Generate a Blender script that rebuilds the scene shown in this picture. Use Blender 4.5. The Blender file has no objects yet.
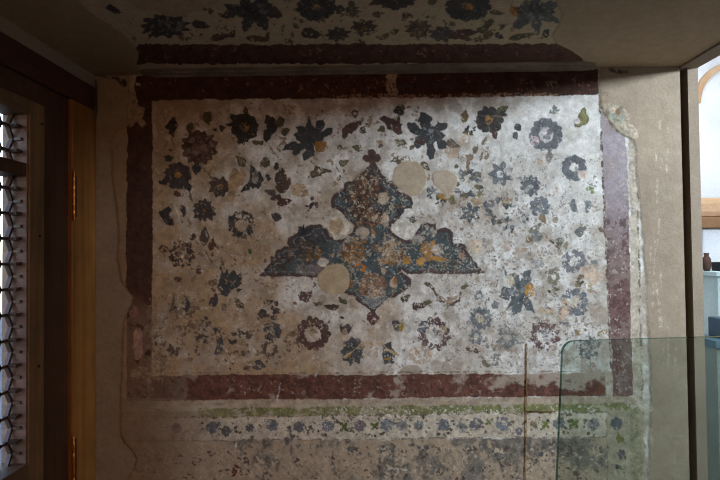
import bpy, bmesh, math, random
import numpy as np
from mathutils import Vector, Matrix, Euler

random.seed(7)
RNG = np.random.default_rng(11)
scene = bpy.context.scene
COL = scene.collection

# ------------------------------------------------------------------ camera
FPX = 560.0
EYE = Vector((0.0, 0.0, 1.55))
YAW, PITCH, ROLL = math.radians(1.0), math.radians(1.35), math.radians(-0.6)
ROT = (Matrix.Rotation(YAW, 3, 'Z') @ Matrix.Rotation(math.radians(90) + PITCH, 3, 'X')
       @ Matrix.Rotation(ROLL, 3, 'Z'))
cam_data = bpy.data.cameras.new('camera')
cam_data.sensor_width = 36.0
cam_data.lens = 36.0 * FPX / 720.0
cam_data.clip_start = 0.02
cam = bpy.data.objects.new('camera', cam_data)
COL.objects.link(cam)
cam.location = EYE
cam.rotation_euler = ROT.to_euler()
scene.camera = cam

WALL_Y = 2.47                       # distance of the painted wall
CEIL_Z = EYE.z + 0.81
RI = np.array(ROT.transposed())     # world -> camera


def ray(px, py):
    return ROT @ Vector(((px - 360) / FPX, -(py - 240) / FPX, -1.0))


def on_y(px, py, y=WALL_Y):
    d = ray(px, py)
    return EYE + d * ((y - EYE.y) / d.y)


def on_x(px, py, x):
    d = ray(px, py)
    return EYE + d * ((x - EYE.x) / d.x)


def on_z(px, py, z):
    d = ray(px, py)
    return EYE + d * ((z - EYE.z) / d.z)


def to_px(X, Y, Z):
    v = np.stack([X - EYE.x, Y - EYE.y, Z - EYE.z], -1) @ RI.T
    return 360 + FPX * v[..., 0] / -v[..., 2], 240 - FPX * v[..., 1] / -v[..., 2]


X_L = on_y(95, 240).x
X_R = on_y(683.5, 240).x

# ------------------------------------------------------------------ materials


def lin(c):
    a = np.asarray(c, float) / 255.0
    return np.where(a <= 0.04045, a / 12.92, ((a + 0.055) / 1.055) ** 2.4)


def rgba(c):
    r = lin(c)
    return (float(r[0]), float(r[1]), float(r[2]), 1.0)


def new_mat(name):
    m = bpy.data.materials.new(name)
    m.use_nodes = True
    nt = m.node_tree
    for n in list(nt.nodes):
        nt.nodes.remove(n)
    out = nt.nodes.new('ShaderNodeOutputMaterial')
    return m, nt, out


def N(nt, kind, **kw):
    n = nt.nodes.new(kind)
    for k, v in kw.items():
        if k in n.inputs:
            n.inputs[k].default_value = v
        else:
            setattr(n, k, v)
    return n


def mixcol(nt, fac, a, b, mode='MIX'):
    n = nt.nodes.new('ShaderNodeMix')
    n.data_type = 'RGBA'
    n.blend_type = mode
    for sock, v in ((n.inputs[0], fac), (n.inputs[6], a), (n.inputs[7], b)):
        if isinstance(v, bpy.types.NodeSocket):
            nt.links.new(v, sock)
        else:
            sock.default_value = v
    return n.outputs[2]


def ramp(nt, sock, p0, p1, c0=(0, 0, 0, 1), c1=(1, 1, 1, 1)):
    r = nt.nodes.new('ShaderNodeValToRGB')
    r.color_ramp.elements[0].position = p0
    r.color_ramp.elements[0].color = c0
    r.color_ramp.elements[1].position = p1
    r.color_ramp.elements[1].color = c1
    nt.links.new(sock, r.inputs[0])
    return r.outputs[0]


def pos(nt, scale=(1, 1, 1)):
    g = nt.nodes.new('ShaderNodeNewGeometry')
    mp = nt.nodes.new('ShaderNodeMapping')
    mp.inputs['Scale'].default_value = scale
    nt.links.new(g.outputs['Position'], mp.inputs['Vector'])
    return mp.outputs[0]


def noise(nt, vec, scale, detail=4.0, rough=0.6):
    n = N(nt, 'ShaderNodeTexNoise', Scale=scale, Detail=detail, Roughness=rough)
    nt.links.new(vec, n.inputs['Vector'])
    return n.outputs['Fac']


def finish(nt, out, col, rough=0.9, bump=None, strength=0.2, dist=0.002, metal=0.0, spec=0.3):
    b = N(nt, 'ShaderNodeBsdfPrincipled')
    if isinstance(col, bpy.types.NodeSocket):
        nt.links.new(col, b.inputs['Base Color'])
    else:
        b.inputs['Base Color'].default_value = col
    if isinstance(rough, bpy.types.NodeSocket):
        nt.links.new(rough, b.inputs['Roughness'])
    else:
        b.inputs['Roughness'].default_value = rough
    b.inputs['Metallic'].default_value = metal
    b.inputs['Specular IOR Level'].default_value = spec
    if bump is not None:
        bp = N(nt, 'ShaderNodeBump', Strength=strength, Distance=dist)
        nt.links.new(bump, bp.inputs['Height'])
        nt.links.new(bp.outputs[0], b.inputs['Normal'])
    nt.links.new(b.outputs[0], out.inputs[0])


def plaster_mat(name, c0, c1, scale=2.5, bump=0.35):
    m, nt, out = new_mat(name)
    v = pos(nt)
    a = ramp(nt, noise(nt, v, scale, 6, 0.6), 0.35, 0.68, rgba(c0), rgba(c1))
    g = ramp(nt, noise(nt, v, 90, 3, 0.7), 0.3, 0.7, (0.86, 0.86, 0.86, 1), (1.1, 1.1, 1.1, 1))
    finish(nt, out, mixcol(nt, 1.0, a, g, 'MULTIPLY'), 0.92, noise(nt, v, 60, 5, 0.65), bump, 0.004)
    return m


def wood_mat(name, dark, light, axis='Z', rough=0.55, gs=38):
    m, nt, out = new_mat(name)
    s = {'Z': (gs, gs, 1.6), 'Y': (gs, 1.6, gs), 'X': (1.6, gs, gs)}[axis]
    v = pos(nt, s)
    g = noise(nt, v, 1.0, 5, 0.6)
    a = ramp(nt, g, 0.3, 0.72, rgba(dark), rgba(light))
    w = ramp(nt, noise(nt, pos(nt), 5, 4, 0.6), 0.35, 0.7, (0.7, 0.7, 0.7, 1), (1.1, 1.1, 1.1, 1))
    finish(nt, out, mixcol(nt, 1.0, a, w, 'MULTIPLY'), rough, g, 0.25, 0.002)
    return m


def paint_mat(name):
    """Painted plaster: the pigment of every point (its own colour, no light) varied by fine node noise."""
    m, nt, out = new_mat(name)
    at = N(nt, 'ShaderNodeAttribute', attribute_name='pigment')
    v = pos(nt)
    g = ramp(nt, noise(nt, v, 160, 3, 0.7), 0.3, 0.7, (0.84, 0.84, 0.84, 1), (1.13, 1.13, 1.13, 1))
    h = ramp(nt, noise(nt, v, 22, 5, 0.65), 0.35, 0.65, (0.92, 0.9, 0.88, 1), (1.05, 1.06, 1.07, 1))
    c = mixcol(nt, 1.0, mixcol(nt, 1.0, at.outputs['Color'], g, 'MULTIPLY'), h, 'MULTIPLY')
    finish(nt, out, c, 0.85, noise(nt, v, 75, 6, 0.7), 0.30, 0.003)
    return m


M_FRESCO = paint_mat('painted_plaster')
M_PLASTER = plaster_mat('lime_plaster', (132, 116, 97), (156, 139, 119))
M_CEIL = plaster_mat('ceiling_plaster', (120, 104, 84), (150, 132, 110))
M_ROOMWALL = plaster_mat('white_plaster', (196, 196, 196), (228, 228, 230), 1.2, 0.2)
M_OCHRE = plaster_mat('ochre_plaster', (176, 140, 106), (200, 166, 132), 3.0, 0.2)
M_BROWN = plaster_mat('brown_plaster', (112, 82, 56), (138, 102, 70), 3.0, 0.2)
M_FLOOR = plaster_mat('stone_floor', (112, 104, 94), (150, 142, 130), 3.0, 0.3)
M_POST = wood_mat('honey_wood', (128, 80, 34), (164, 108, 48))
M_RED = wood_mat('red_brown_wood', (62, 36, 22), (86, 50, 30), 'Y')
M_DARK = wood_mat('dark_wood', (70, 46, 30), (92, 62, 42))
M_SASH = wood_mat('pale_brown_wood', (112, 84, 54), (142, 110, 74))
M_SASHH = wood_mat('pale_brown_rail_wood', (100, 76, 54), (128, 100, 72), 'Y')
M_LATTICE = wood_mat('lattice_wood', (72, 58, 51), (98, 80, 70), 'X', 0.35, 60)
M_REVEAL = wood_mat('daylit_reveal_wood', (116, 95, 85), (144, 118, 106), 'X', 0.45, 60)  # paler and pinker than the stile, painting daylight onto the reveal
M_STRIP = wood_mat('slot_shade_wood', (92, 66, 40), (118, 88, 54))
M_PALE = plaster_mat('pale_green_paint', (150, 164, 160), (176, 188, 184), 2.0)
M_JAR = plaster_mat('brown_glaze', (62, 44, 36), (86, 60, 48), 9)
M_DARKBLUE = plaster_mat('dark_blue_paint', (44, 56, 66), (62, 76, 86), 4)
M_GREY = plaster_mat('grey_paint', (104, 110, 104), (136, 142, 134), 2.0)
M_COURT = plaster_mat('courtyard_paving', (72, 76, 82), (98, 102, 106), 1.0)
M_BLACKISH = plaster_mat('dark_lacquer', (30, 30, 34), (46, 46, 50))
M_TEAL = plaster_mat('blue_grey_paint', (70, 92, 104), (96, 118, 128))


def metal_mat(name, c0, c1, rough=0.3, scale=60, metal=1.0):
    m, nt, out = new_mat(name)
    v = pos(nt)
    c = ramp(nt, noise(nt, v, scale, 4, 0.6), 0.35, 0.65, rgba(c0), rgba(c1))
    finish(nt, out, c, rough, noise(nt, v, scale * 2, 3), 0.15, 0.001, metal, 0.5)
    return m


M_BRASS = metal_mat('brass', (220, 130, 56), (246, 170, 90), 0.38)
M_RUST = metal_mat('rusty_iron', (116, 92, 50), (150, 122, 72), 0.8, 120, 0.0)
M_WIRE = metal_mat('tarnished_wire', (60, 58, 50), (92, 88, 76), 0.5)
M_STEEL = metal_mat('dull_steel', (120, 120, 120), (160, 160, 158), 0.4)


def glass_mat(name, tint, spec_tint, edge=False):
    m, nt, out = new_mat(name)
    tr = N(nt, 'ShaderNodeBsdfTransparent', Color=tint)
    gl = N(nt, 'ShaderNodeBsdfGlossy', Color=spec_tint, Roughness=0.02)
    fr = N(nt, 'ShaderNodeFresnel', IOR=1.5)
    mx = N(nt, 'ShaderNodeMixShader')
    nt.links.new(fr.outputs[0], mx.inputs[0])
    nt.links.new(tr.outputs[0], mx.inputs[1])
    nt.links.new(gl.outputs[0], mx.inputs[2])
    # faint film of dust on the sheet
    df = N(nt, 'ShaderNodeBsdfDiffuse', Color=(0.55, 0.62, 0.56, 1))
    v = pos(nt, (1.0, 1.0, 0.6))
    dust = ramp(nt, noise(nt, v, 3.0, 6, 0.6), 0.3, 0.75, (0.02, 0.02, 0.02, 1), (0.05, 0.05, 0.05, 1))
    m2 = N(nt, 'ShaderNodeMixShader')
    if edge:
        m2.inputs[0].default_value = 0.06
    else:
        nt.links.new(dust, m2.inputs[0])
    nt.links.new(mx.outputs[0], m2.inputs[1])
    nt.links.new(df.outputs[0], m2.inputs[2])
    nt.links.new(m2.outputs[0], out.inputs[0])
    return m


M_GLASS = glass_mat('clear_glass', (0.835, 0.885, 0.86, 1), (0.95, 1, 0.98, 1))
M_GLASSEDGE = glass_mat('green_glass_edge', (0.09, 0.22, 0.18, 1), (0.6, 0.85, 0.78, 1), True)

# ------------------------------------------------------------------ object helpers


def props(o, label=None, cat=None, group=None, kind=None):
    for k, v in (('label', label), ('category', cat), ('group', group), ('kind', kind)):
        if v:
            o[k] = v
    return o


def empty(name, loc, label=None, cat=None, group=None, kind=None):
    o = bpy.data.objects.new(name, None)
    o.empty_display_size = 0.05
    COL.objects.link(o)
    o.location = loc
    return props(o, label, cat, group, kind)


def link_mesh(name, me, mats, parent=None):
    o = bpy.data.objects.new(name, me)
    for m in (mats if isinstance(mats, (list, tuple)) else [mats]):
        me.materials.append(m)
    COL.objects.link(o)
    if parent is not None:
        o.parent = parent
        root = parent
        off = Vector((0, 0, 0))
        while root is not None:
            off += root.location
            root = root.parent
        me.transform(Matrix.Translation(-off))
    return o


def obj(name, bm, mats, parent=None, smooth=False):
    me = bpy.data.meshes.new(name)
    bmesh.ops.recalc_face_normals(bm, faces=bm.faces)
    bm.to_mesh(me)
    bm.free()
    if smooth:
        for p in me.polygons:
            p.use_smooth = True
    return link_mesh(name, me, mats, parent)


def add_box(bm, a, b, bevel=0.0):
    x0, y0, z0 = (min(a[i], b[i]) for i in range(3))
    x1, y1, z1 = (max(a[i], b[i]) for i in range(3))
    t = bmesh.new()
    v = [t.verts.new(p) for p in ((x0, y0, z0), (x1, y0, z0), (x1, y1, z0), (x0, y1, z0),
                                  (x0, y0, z1), (x1, y0, z1), (x1, y1, z1), (x0, y1, z1))]
    for f in ((0, 3, 2, 1), (4, 5, 6, 7), (0, 1, 5, 4), (1, 2, 6, 5), (2, 3, 7, 6), (3, 0, 4, 7)):
        t.faces.new([v[i] for i in f])
    if bevel > 0:
        bmesh.ops.bevel(t, geom=t.edges[:], offset=bevel, segments=2, affect='EDGES', profile=0.5)
    me = bpy.data.meshes.new('t')
    t.to_mesh(me)
    t.free()
    bm.from_mesh(me)
    bpy.data.meshes.remove(me)


def box(name, a, b, mat, parent=None, bevel=0.0):
    bm = bmesh.new()
    add_box(bm, a, b, bevel)
    return obj(name, bm, mat, parent)


def add_prism(bm, pts, d0, d1, axis='X'):
    """Extrude a closed outline along an axis. pts are the two other coordinates."""
    def P(p, d):
        return {'X': (d, p[0], p[1]), 'Y': (p[0], d, p[1]), 'Z': (p[0], p[1], d)}[axis]
    a = [bm.verts.new(P(p, d0)) for p in pts]
    b = [bm.verts.new(P(p, d1)) for p in pts]
    n = len(pts)
    bm.faces.new(a)
    bm.faces.new(b[::-1])
    for i in range(n):
        bm.faces.new((a[i], b[i], b[(i + 1) % n], a[(i + 1) % n]))


def add_tube(bm, pts, r, seg=10):
    pts = [Vector(p) for p in pts]
    rs = r if isinstance(r, (list, tuple)) else [r] * len(pts)
    rings = []
    for i, p in enumerate(pts):
        t = (pts[min(i + 1, len(pts) - 1)] - pts[max(i - 1, 0)]).normalized()
        u = t.orthogonal().normalized() if abs(t.z) < 0.9 else Vector((1, 0, 0))
        u = (u - t * u.dot(t)).normalized()
        w = t.cross(u)
        rings.append([bm.verts.new(p + (u * math.cos(k * 2 * math.pi / seg) + w * math.sin(k * 2 * math.pi / seg)) * rs[i])
                      for k in range(seg)])
    for a, b in zip(rings, rings[1:]):
        for k in range(seg):
            bm.faces.new((a[k], a[(k + 1) % seg], b[(k + 1) % seg], b[k]))
    bm.faces.new(rings[0][::-1])
    bm.faces.new(rings[-1])


# ------------------------------------------------------------------ painted surfaces
def value_noise(x, y, scale, seed):
    r = np.random.default_rng(seed)
    n = 256
    g = r.random((n, n)).astype(np.float32)
    ra = r.uniform(0.3, 1.2)
    ca, sa = np.float32(math.cos(ra)), np.float32(math.sin(ra))
    u, v = (x * ca + y * sa) / scale + 1000.0, (y * ca - x * sa) / scale + 1000.0
    i, j = np.floor(u).astype(np.int32), np.floor(v).astype(np.int32)
    fu, fv = (u - i).astype(np.float32), (v - j).astype(np.float32)
    fu, fv = fu * fu * (3 - 2 * fu), fv * fv * (3 - 2 * fv)
    i0, j0, i1, j1 = i % n, j % n, (i + 1) % n, (j + 1) % n
    return (g[i0, j0] * (1 - fu) + g[i1, j0] * fu) * (1 - fv) + (g[i0, j1] * (1 - fu) + g[i1, j1] * fu) * fv


def fbm(x, y, scale, octv=4, seed=0, gain=0.55):
    s, a, t = 0.0, 1.0, 0.0
    for k in range(octv):
        s = s + a * value_noise(x, y, scale / 2 ** k, seed * 31 + k)
        t += a
        a *= gain
    return s / t


def rank(a):
    """Spread a noise field evenly over 0..1."""
    q = np.quantile(a, np.linspace(0, 1, 65))
    return np.interp(a, q, np.linspace(0, 1, 65)).astype(np.float32)


def sst(a, b, x):
    t = np.clip((x - a) / (b - a), 0, 1)
    return t * t * (3 - 2 * t)


def smooth_poly(pts, it=1):
    for _ in range(it):
        o = []
        for i in range(len(pts)):
            a, b = pts[i], pts[(i + 1) % len(pts)]
            o += [(a[0] * .75 + b[0] * .25, a[1] * .75 + b[1] * .25), (a[0] * .25 + b[0] * .75, a[1] * .25 + b[1] * .75)]
        pts = o
    return pts


def sd_poly(x, y, pts):
    d = np.full(x.shape, 1e9, np.float32)
    s = np.ones(x.shape, np.float32)
    n = len(pts)
    for i in range(n):
        ax, ay = pts[i]
        bx, by = pts[i - 1]
        ex, ey = bx - ax, by - ay
        wx, wy = x - ax, y - ay
        t = np.clip((wx * ex + wy * ey) / (ex * ex + ey * ey + 1e-9), 0, 1)
        d = np.minimum(d, (wx - ex * t) ** 2 + (wy - ey * t) ** 2)
        c1, c2, c3 = y >= ay, y < by, ex * wy > ey * wx
        flip = (c1 & c2 & c3) | (~c1 & ~c2 & ~c3)
        s = np.where(flip, -s, s)
    return s * np.sqrt(d)


class Canvas:
    """Pigment over a grid of points on a surface. Coordinates are the painting's own (1 unit = about 4.4 mm of wall)."""

    def __init__(self, X, Y, seed):
        self.X, self.Y = X.astype(np.float32), Y.astype(np.float32)
        X, Y = self.X, self.Y
        self.qx = X + 2.2 * (fbm(X, Y, 10, 2, seed + 1) - .5) + 1.3 * (fbm(X, Y, 2.6, 2, seed + 2) - .5)
        self.qy = Y + 2.2 * (fbm(X, Y, 10, 2, seed + 3) - .5) + 1.3 * (fbm(X, Y, 2.6, 2, seed + 4) - .5)
        self.wear = rank(fbm(X, Y, 3.2, 3, seed + 5, 0.9))
        self.var = fbm(X, Y, 5, 3, seed + 6, 0.85)
        self.rag = (rank(fbm(X, Y, 5.0, 2, seed + 7, 0.8)) - .5)
        self.col = np.zeros(X.shape + (3,), np.float32)
        self.h = np.zeros(X.shape, np.float32)
        self.pid = np.ones(X.shape, np.int16)
        self.c0, self.c1 = X.min(0), X.max(0)
        self.r0, self.r1 = Y.min(1), Y.max(1)
        self.loss = None                       # extra wear laid over everything (0..1)

    def win(self, x0, y0, x1, y1, m=6):
        c = np.nonzero((self.c0 <= x1 + m) & (self.c1 >= x0 - m))[0]
        r = np.nonzero((self.r0 <= y1 + m) & (self.r1 >= y0 - m))[0]
        if not len(c) or not len(r):
            return None
        return slice(r[0], r[-1] + 1), slice(c[0], c[-1] + 1)

    def put(self, s, d, color, wear=0.1, soft=0.8, alpha=1.0, edge=None, var=0.6, pid=None, h=0.0, rough=1.5):
        if rough:
            d = d + rough * self.rag[s]
        a = np.clip(0.5 - d / soft, 0, 1)
        a = a * alpha
        if wear > 0:
            w = wear
            if self.loss is not None:
                w = np.clip(wear + self.loss[s], 0, 0.97)
            a = a * sst(w - 0.07, w + 0.07, self.wear[s] + 0.02)
        base = lin(color).astype(np.float32)[None, None, :] * (1 + var * 2 * (self.var[s] - .5))[..., None]
        if edge is not None:
            ec = lin(edge[0]).astype(np.float32)
            ea = np.clip(0.5 - (np.abs(d + edge[1] * .5) - edge[1] * .5) / 0.8, 0, 1)[..., None]
            base = base * (1 - ea) + ec * ea
        c = self.col[s]
        self.col[s] = c * (1 - a[..., None]) + base * a[..., None]
        if pid is not None:
            self.pid[s] = np.where(d < 0, pid, self.pid[s])
        if h:
            self.h[s] = self.h[s] + h * np.clip(0.5 - d / 1.6, 0, 1)

    def poly(self, pts, color, sm=1, **k):
        xs, ys = [p[0] for p in pts], [p[1] for p in pts]
        s = self.win(min(xs), min(ys), max(xs), max(ys))
        if s is None:
            return
        if sm:
            pts = smooth_poly(pts, sm)
        self.put(s, sd_poly(self.qx[s], self.qy[s], pts), color, **k)

    def ell(self, cx, cy, rx, ry, color, ang=0.0, **k):
        R = max(rx, ry)
        s = self.win(cx - R, cy - R, cx + R, cy + R)
        if s is None:
            return
        x, y = self.qx[s] - cx, self.qy[s] - cy
        c, n = math.cos(math.radians(ang)), math.sin(math.radians(ang))
        u, v = (x * c + y * n) / rx, (-x * n + y * c) / ry
        self.put(s, (np.sqrt(u * u + v * v) - 1) * min(rx, ry), color, **k)

    def leaf(self, cx, cy, L, W, ang, color, serr=0.0, **k):
        """A leaf of length L and width W; ang is the way its tip points (0 right, 90 down)."""
        s = self.win(cx - L, cy - L, cx + L, cy + L)
        if s is None:
            return
        x, y = self.qx[s] - cx, self.qy[s] - cy
        c, n = math.cos(math.radians(ang)), math.sin(math.radians(ang))
        t, v = (x * c + y * n) / (L / 2), (-x * n + y * c)
        tt = np.clip(t, -1, 1)
        prof = W / 2 * np.sqrt(np.clip(1 + tt, 0, 2)) * np.clip(1 - tt, 0, 2) ** 0.9 * 0.92
        if serr:
            prof = prof * (1 + serr * np.sin(tt * 11))
        d = np.maximum(np.abs(v) - prof, (np.abs(t) - 1) * L / 2)
        self.put(s, d, color, **k)

    def flower(self, cx, cy, R, n, color, kind='round', amp=0.16, hole=0.0, sq=1.0, ang=0.0, rot=0.0,
               core=None, core_r=0.0, sep=0.3, **k):
        s = self.win(cx - R * 1.3, cy - R * 1.3, cx + R * 1.3, cy + R * 1.3)
        if s is None:
            return
        x, y = self.qx[s] - cx, self.qy[s] - cy
        c, m = math.cos(math.radians(ang)), math.sin(math.radians(ang))
        u, v = x * c + y * m, (-x * m + y * c) / sq
        r, th = np.sqrt(u * u + v * v), np.arctan2(v, u) + math.radians(rot)
        if kind == 'round':
            f = np.abs(np.cos(th * n / 2)) ** 0.6
        else:
            f = 1 - np.abs(((th * n / (2 * math.pi)) % 1.0) - 0.5) * 2
        Rt = R * (1 - amp + amp * f * 1.3)
        d = (r - Rt) * min(sq, 1.0)
        if hole:
            d = np.maximum(d, (hole * (1.0 + 0.06 * np.cos(th * n)) - r))
        self.put(s, d, color, **k)
        if sep:                                # darker lines between the petals
            g = 1 - f
            line = np.clip((g - 0.72) / 0.2, 0, 1) * np.clip((r - R * .35) / 2, 0, 1) * np.clip(0.5 - d, 0, 1)
            self.col[s] *= (1 - sep * line)[..., None]
        if core is not None:
            self.ell(cx, cy, core_r, core_r * sq, core, ang, wear=0.34, var=1.1)

    def stroke(self, pts, w, color, **k):
        xs, ys = [p[0] for p in pts], [p[1] for p in pts]
        s = self.win(min(xs), min(ys), max(xs), max(ys))
        if s is None:
            return
        x, y = self.qx[s], self.qy[s]
        d = np.full(x.shape, 1e9, np.float32)
        for (ax, ay), (bx, by) in zip(pts, pts[1:]):
            ex, ey = bx - ax, by - ay
            t = np.clip(((x - ax) * ex + (y - ay) * ey) / (ex * ex + ey * ey + 1e-9), 0, 1)
            d = np.minimum(d, np.hypot(x - ax - ex * t, y - ay - ey * t))
        self.put(s, d - w / 2, color, **k)

    def dabs(self, cx, cy, R, n, colors, size=(3, 6), seed=0, ring=0.0, sq=1.0, **k):
        """Worn blossom: little strokes that radiate round a centre."""
        r = random.Random(seed * 131 + int(cx * 7 + cy))
        for i in range(n):
            a = r.uniform(0, 2 * math.pi)
            q = R * (ring + (1 - ring) * math.sqrt(r.random()))
            L = r.uniform(*size)
            self.leaf(cx + q * math.cos(a), cy + q * math.sin(a) * sq, L, L * r.uniform(.45, .8),
                      math.degrees(a) + r.uniform(-50, 50), r.choice(colors), **k)

    def speckle(self, x0, y0, x1, y1, amount, color, scale=2.2, seed=0, alpha=0.9, mask=None):
        s = self.win(x0, y0, x1, y1, 0)
        if s is None:
            return
        x, y = self.X[s], self.Y[s]
        nz = rank(value_noise(x, y * 1.15, scale, 900 + seed) * .4 + value_noise(x, y, scale * .6, 930 + seed) * .25 + value_noise(x, y, scale * 2.6, 950 + seed) * .35)
        am = amount if mask is None else amount * mask[s]
        a = sst(1 - am - 0.02, 1 - am + 0.02, nz) * alpha
        f = np.clip((x - x0) / 6, 0, 1) * np.clip((x1 - x) / 6, 0, 1) * np.clip((y - y0) / 6, 0, 1) * np.clip((y1 - y) / 6, 0, 1)
        a = (a * f)[..., None]
        self.col[s] = self.col[s] * (1 - a) + lin(color).astype(np.float32) * a


# pigments
CHAR = (62, 58, 56)
SLATE = (70, 72, 71)
BLUE = (116, 121, 123)
TEAL = (92, 106, 108)
BROWN = (92, 68, 58)
MAROON = (84, 65, 55)
OLIVE = (92, 88, 62)
GREY = (128, 128, 124)
OCHRE = (156, 118, 62)
TAN = (176, 148, 116)
CREAM = (214, 206, 192)
RED = (104, 66, 53)
PATCH = (186, 168, 142)

exec_wall_motifs = None


def paint_wall(c):
    X, Y = c.X, c.Y
    # ---- ground: limewash, chipped; tan stain deepened leftward to paint in the light's falloff
    n1, n2, n3 = fbm(X, Y, 70, 5, 21), fbm(X, Y, 24, 4, 22, .65), fbm(X, Y, 5, 3, 23, .7)
    tan = sst(0.34, 0.74, n1 * .55 + n2 * .5 + 0.42 * np.clip((340 - X) / 220, -0.85, 0.75)
              + 0.10 * np.clip((Y - 230) / 120, -1, 1) - 0.05)
    g = lin((224, 219, 210))[None, None] * (1 - tan[..., None]) + lin((174, 146, 112))[None, None] * tan[..., None]
    n5 = fbm(X + 40, Y, 34, 5, 24, .66)
    keep = (1 - .6 * sst(490, 530, X) * sst(260, 200, Y))[..., None]
    gr = keep * sst(.52, .62, n5)[..., None] * .55
    g = g * (1 - gr) + lin((186, 172, 154)) * gr
    gr = keep * sst(.56, .68, n2)[..., None] * .45
    g = g * (1 - gr) + lin((172, 162, 150)) * gr
    g = g * (0.70 + 0.60 * n3)[..., None]
    c.col[:] = g
    c.h += 0.0022 * (n1 - .5) + 0.0012 * (n2 - .5) + 0.0006 * (n3 - .5)
    # loss map: the paint survives best at the top left
    c.loss = np.clip(0.06 * (Y - 200) / 150, -0.05, 0.12) + 0.03 * sst(430, 520, X) * sst(190, 250, Y)
    # crumbs of old paint
    c.speckle(430, 150, 604, 372, 0.07, (124, 122, 118), 1.5, 1, .8)
    c.speckle(440, 190, 604, 372, 0.06, (150, 130, 108), 2.2, 2, .8)
    c.speckle(152, 230, 300, 372, 0.05, (116, 94, 76), 1.7, 3, .8)
    c.speckle(300, 200, 440, 372, 0.035, (122, 104, 88), 1.6, 4, .8)
    c.speckle(152, 100, 440, 230, 0.045, (150, 124, 96), 3.2, 5)
    c.speckle(152, 100, 604, 372, 0.035, (222, 216, 206), 2.0, 6, .5)
    c.speckle(152, 300, 200, 372, 0.16, (110, 88, 72), 3.0, 7)
    n6 = fbm(X, Y, 14, 4, 25, .65)
    dt = (sst(.50, .72, n6 + .22 * np.clip((118 - Y) / 22, 0, 1) + .12 * np.clip((X - 585) / 20, 0, 1)) * .55)[..., None] * keep
    c.col[:] = c.col * (1 - dt) + lin((150, 128, 104)) * dt
    n7 = fbm(X * 2.6, Y * .5, 16, 4, 26, .6)
    st_ = (sst(.56, .74, n7) * .32)[..., None] * keep
    c.col[:] = c.col * (1 - st_) + lin((160, 142, 120)) * st_
    # ---- flower scatter, top rows
    L, F, E, P, S, D = c.leaf, c.flower, c.ell, c.poly, c.stroke, c.dabs
    stem = (112, 98, 74)
    for pts in (((171, 137), (176, 150)), ((199, 165), (214, 180)), ((245, 140), (238, 158)), ((267, 143), (281, 160)),
                ((347, 178), (341, 164)), ((330, 160), (347, 180)), ((189, 190), (196, 215), (200, 222)), ((173, 205), (183, 222)),
                ((310, 160), (322, 178)), ((399, 115), (393, 120)), ((411, 150), (420, 142)), ((495, 130), (499, 142)),
                ((235, 260), (225, 250)), ((185, 230), (205, 250), (212, 262)), ((150, 205), (165, 226)),
                ((250, 300), (262, 290)), ((488, 300), (500, 280)), ((560, 250), (545, 236)), ((540, 200), (541, 216)),
                ((319, 325), (327, 317)), ((312, 285), (316, 284)), ((225, 270), (222, 262)), ((240, 275), (246, 266))):
        S(pts, 1.1, stem, wear=.3)
    P([(173.5, 116), (178, 124), (177, 130), (173, 134), (174, 137), (169, 134), (164.5, 128), (168, 122)], CHAR)
    L(208, 117.5, 14, 10, 80, OLIVE)
    L(190, 128, 11, 8, 110, OLIVE)
    F(199, 147.5, 18, 13, BROWN, 'point', .16, sep=.4, wear=.06)
    E(200, 148, 9, 8, (116, 92, 82), wear=.4)
    D(199, 147, 13, 14, [(70, 50, 44), (128, 104, 92)], (4, 8), 1)
    L(197, 169, 12, 9, 100, CHAR)
    F(244.5, 127, 14, 9, CHAR, 'round', .09, core=OCHRE, core_r=4.2, wear=.03)
    for q in ((245, 110, 8, 6, 270, OLIVE), (232.5, 116, 8, 6, 230, CHAR), (227, 124, 7, 4, 180, CHAR), (240, 141, 10, 7, 100, CHAR),
              (214.5, 129.5, 6, 4, 190, CHAR), (221.5, 129, 7, 6, 100, CHAR), (163, 182, 9, 7, 170, CHAR), (188, 187, 10, 8, 60, CHAR),
              (168, 158, 10, 7, 200, CHAR), (171, 150, 5, 4, 0, BROWN), (177.5, 194, 8, 6, 30, BROWN), (256, 143, 7, 6, 200, OLIVE)):
        L(*q)
    F(178, 175.5, 13.5, 9, (72, 62, 58), 'round', .12, core=OCHRE, core_r=3.5, wear=.04)
    F(219.5, 187, 11, 8, (84, 66, 58), 'point', .24, core=(150, 122, 80), core_r=3.2, wear=.05)
    P([(229, 169), (248, 169), (245, 183), (236, 190), (232, 203), (225, 203), (228, 190)], (172, 142, 108), wear=0)
    P([(250, 165), (256, 170), (261, 172), (263, 180), (259, 188), (250, 189), (244, 191), (240.6, 194), (243, 188), (248, 182), (249, 174)], CHAR, sm=0, wear=.04)
    E(254.5, 177, 4, 6, (148, 136, 122), wear=.2)
    L(241, 161, 13, 9, 230, (128, 116, 86), edge=((84, 76, 58), 1.6))
    L(265, 162, 11, 9, 280, OLIVE)
    for q in ((275.6, 168, 3), (268, 176, 2.2), (269, 179, 2.2), (277, 165, 2)):
        E(q[0], q[1], q[2], q[2], CHAR)
    # leaf spray beside the first dark flower
    P([(265, 114.5), (270, 116), (276, 121), (279, 126), (275, 132), (271, 136), (267, 144), (263, 139), (263, 131), (267, 128), (265, 122)], CHAR, wear=.03)
    E(280, 122, 5, 5, OLIVE)
    L(285.5, 131, 10, 7, 340, OLIVE)
    L(259, 143, 8, 5, 180, OLIVE)
    # two lotus flowers
    q = lambda ox, oy, k, pts: [(ox + a / k, oy + b / k) for a, b in pts]
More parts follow.
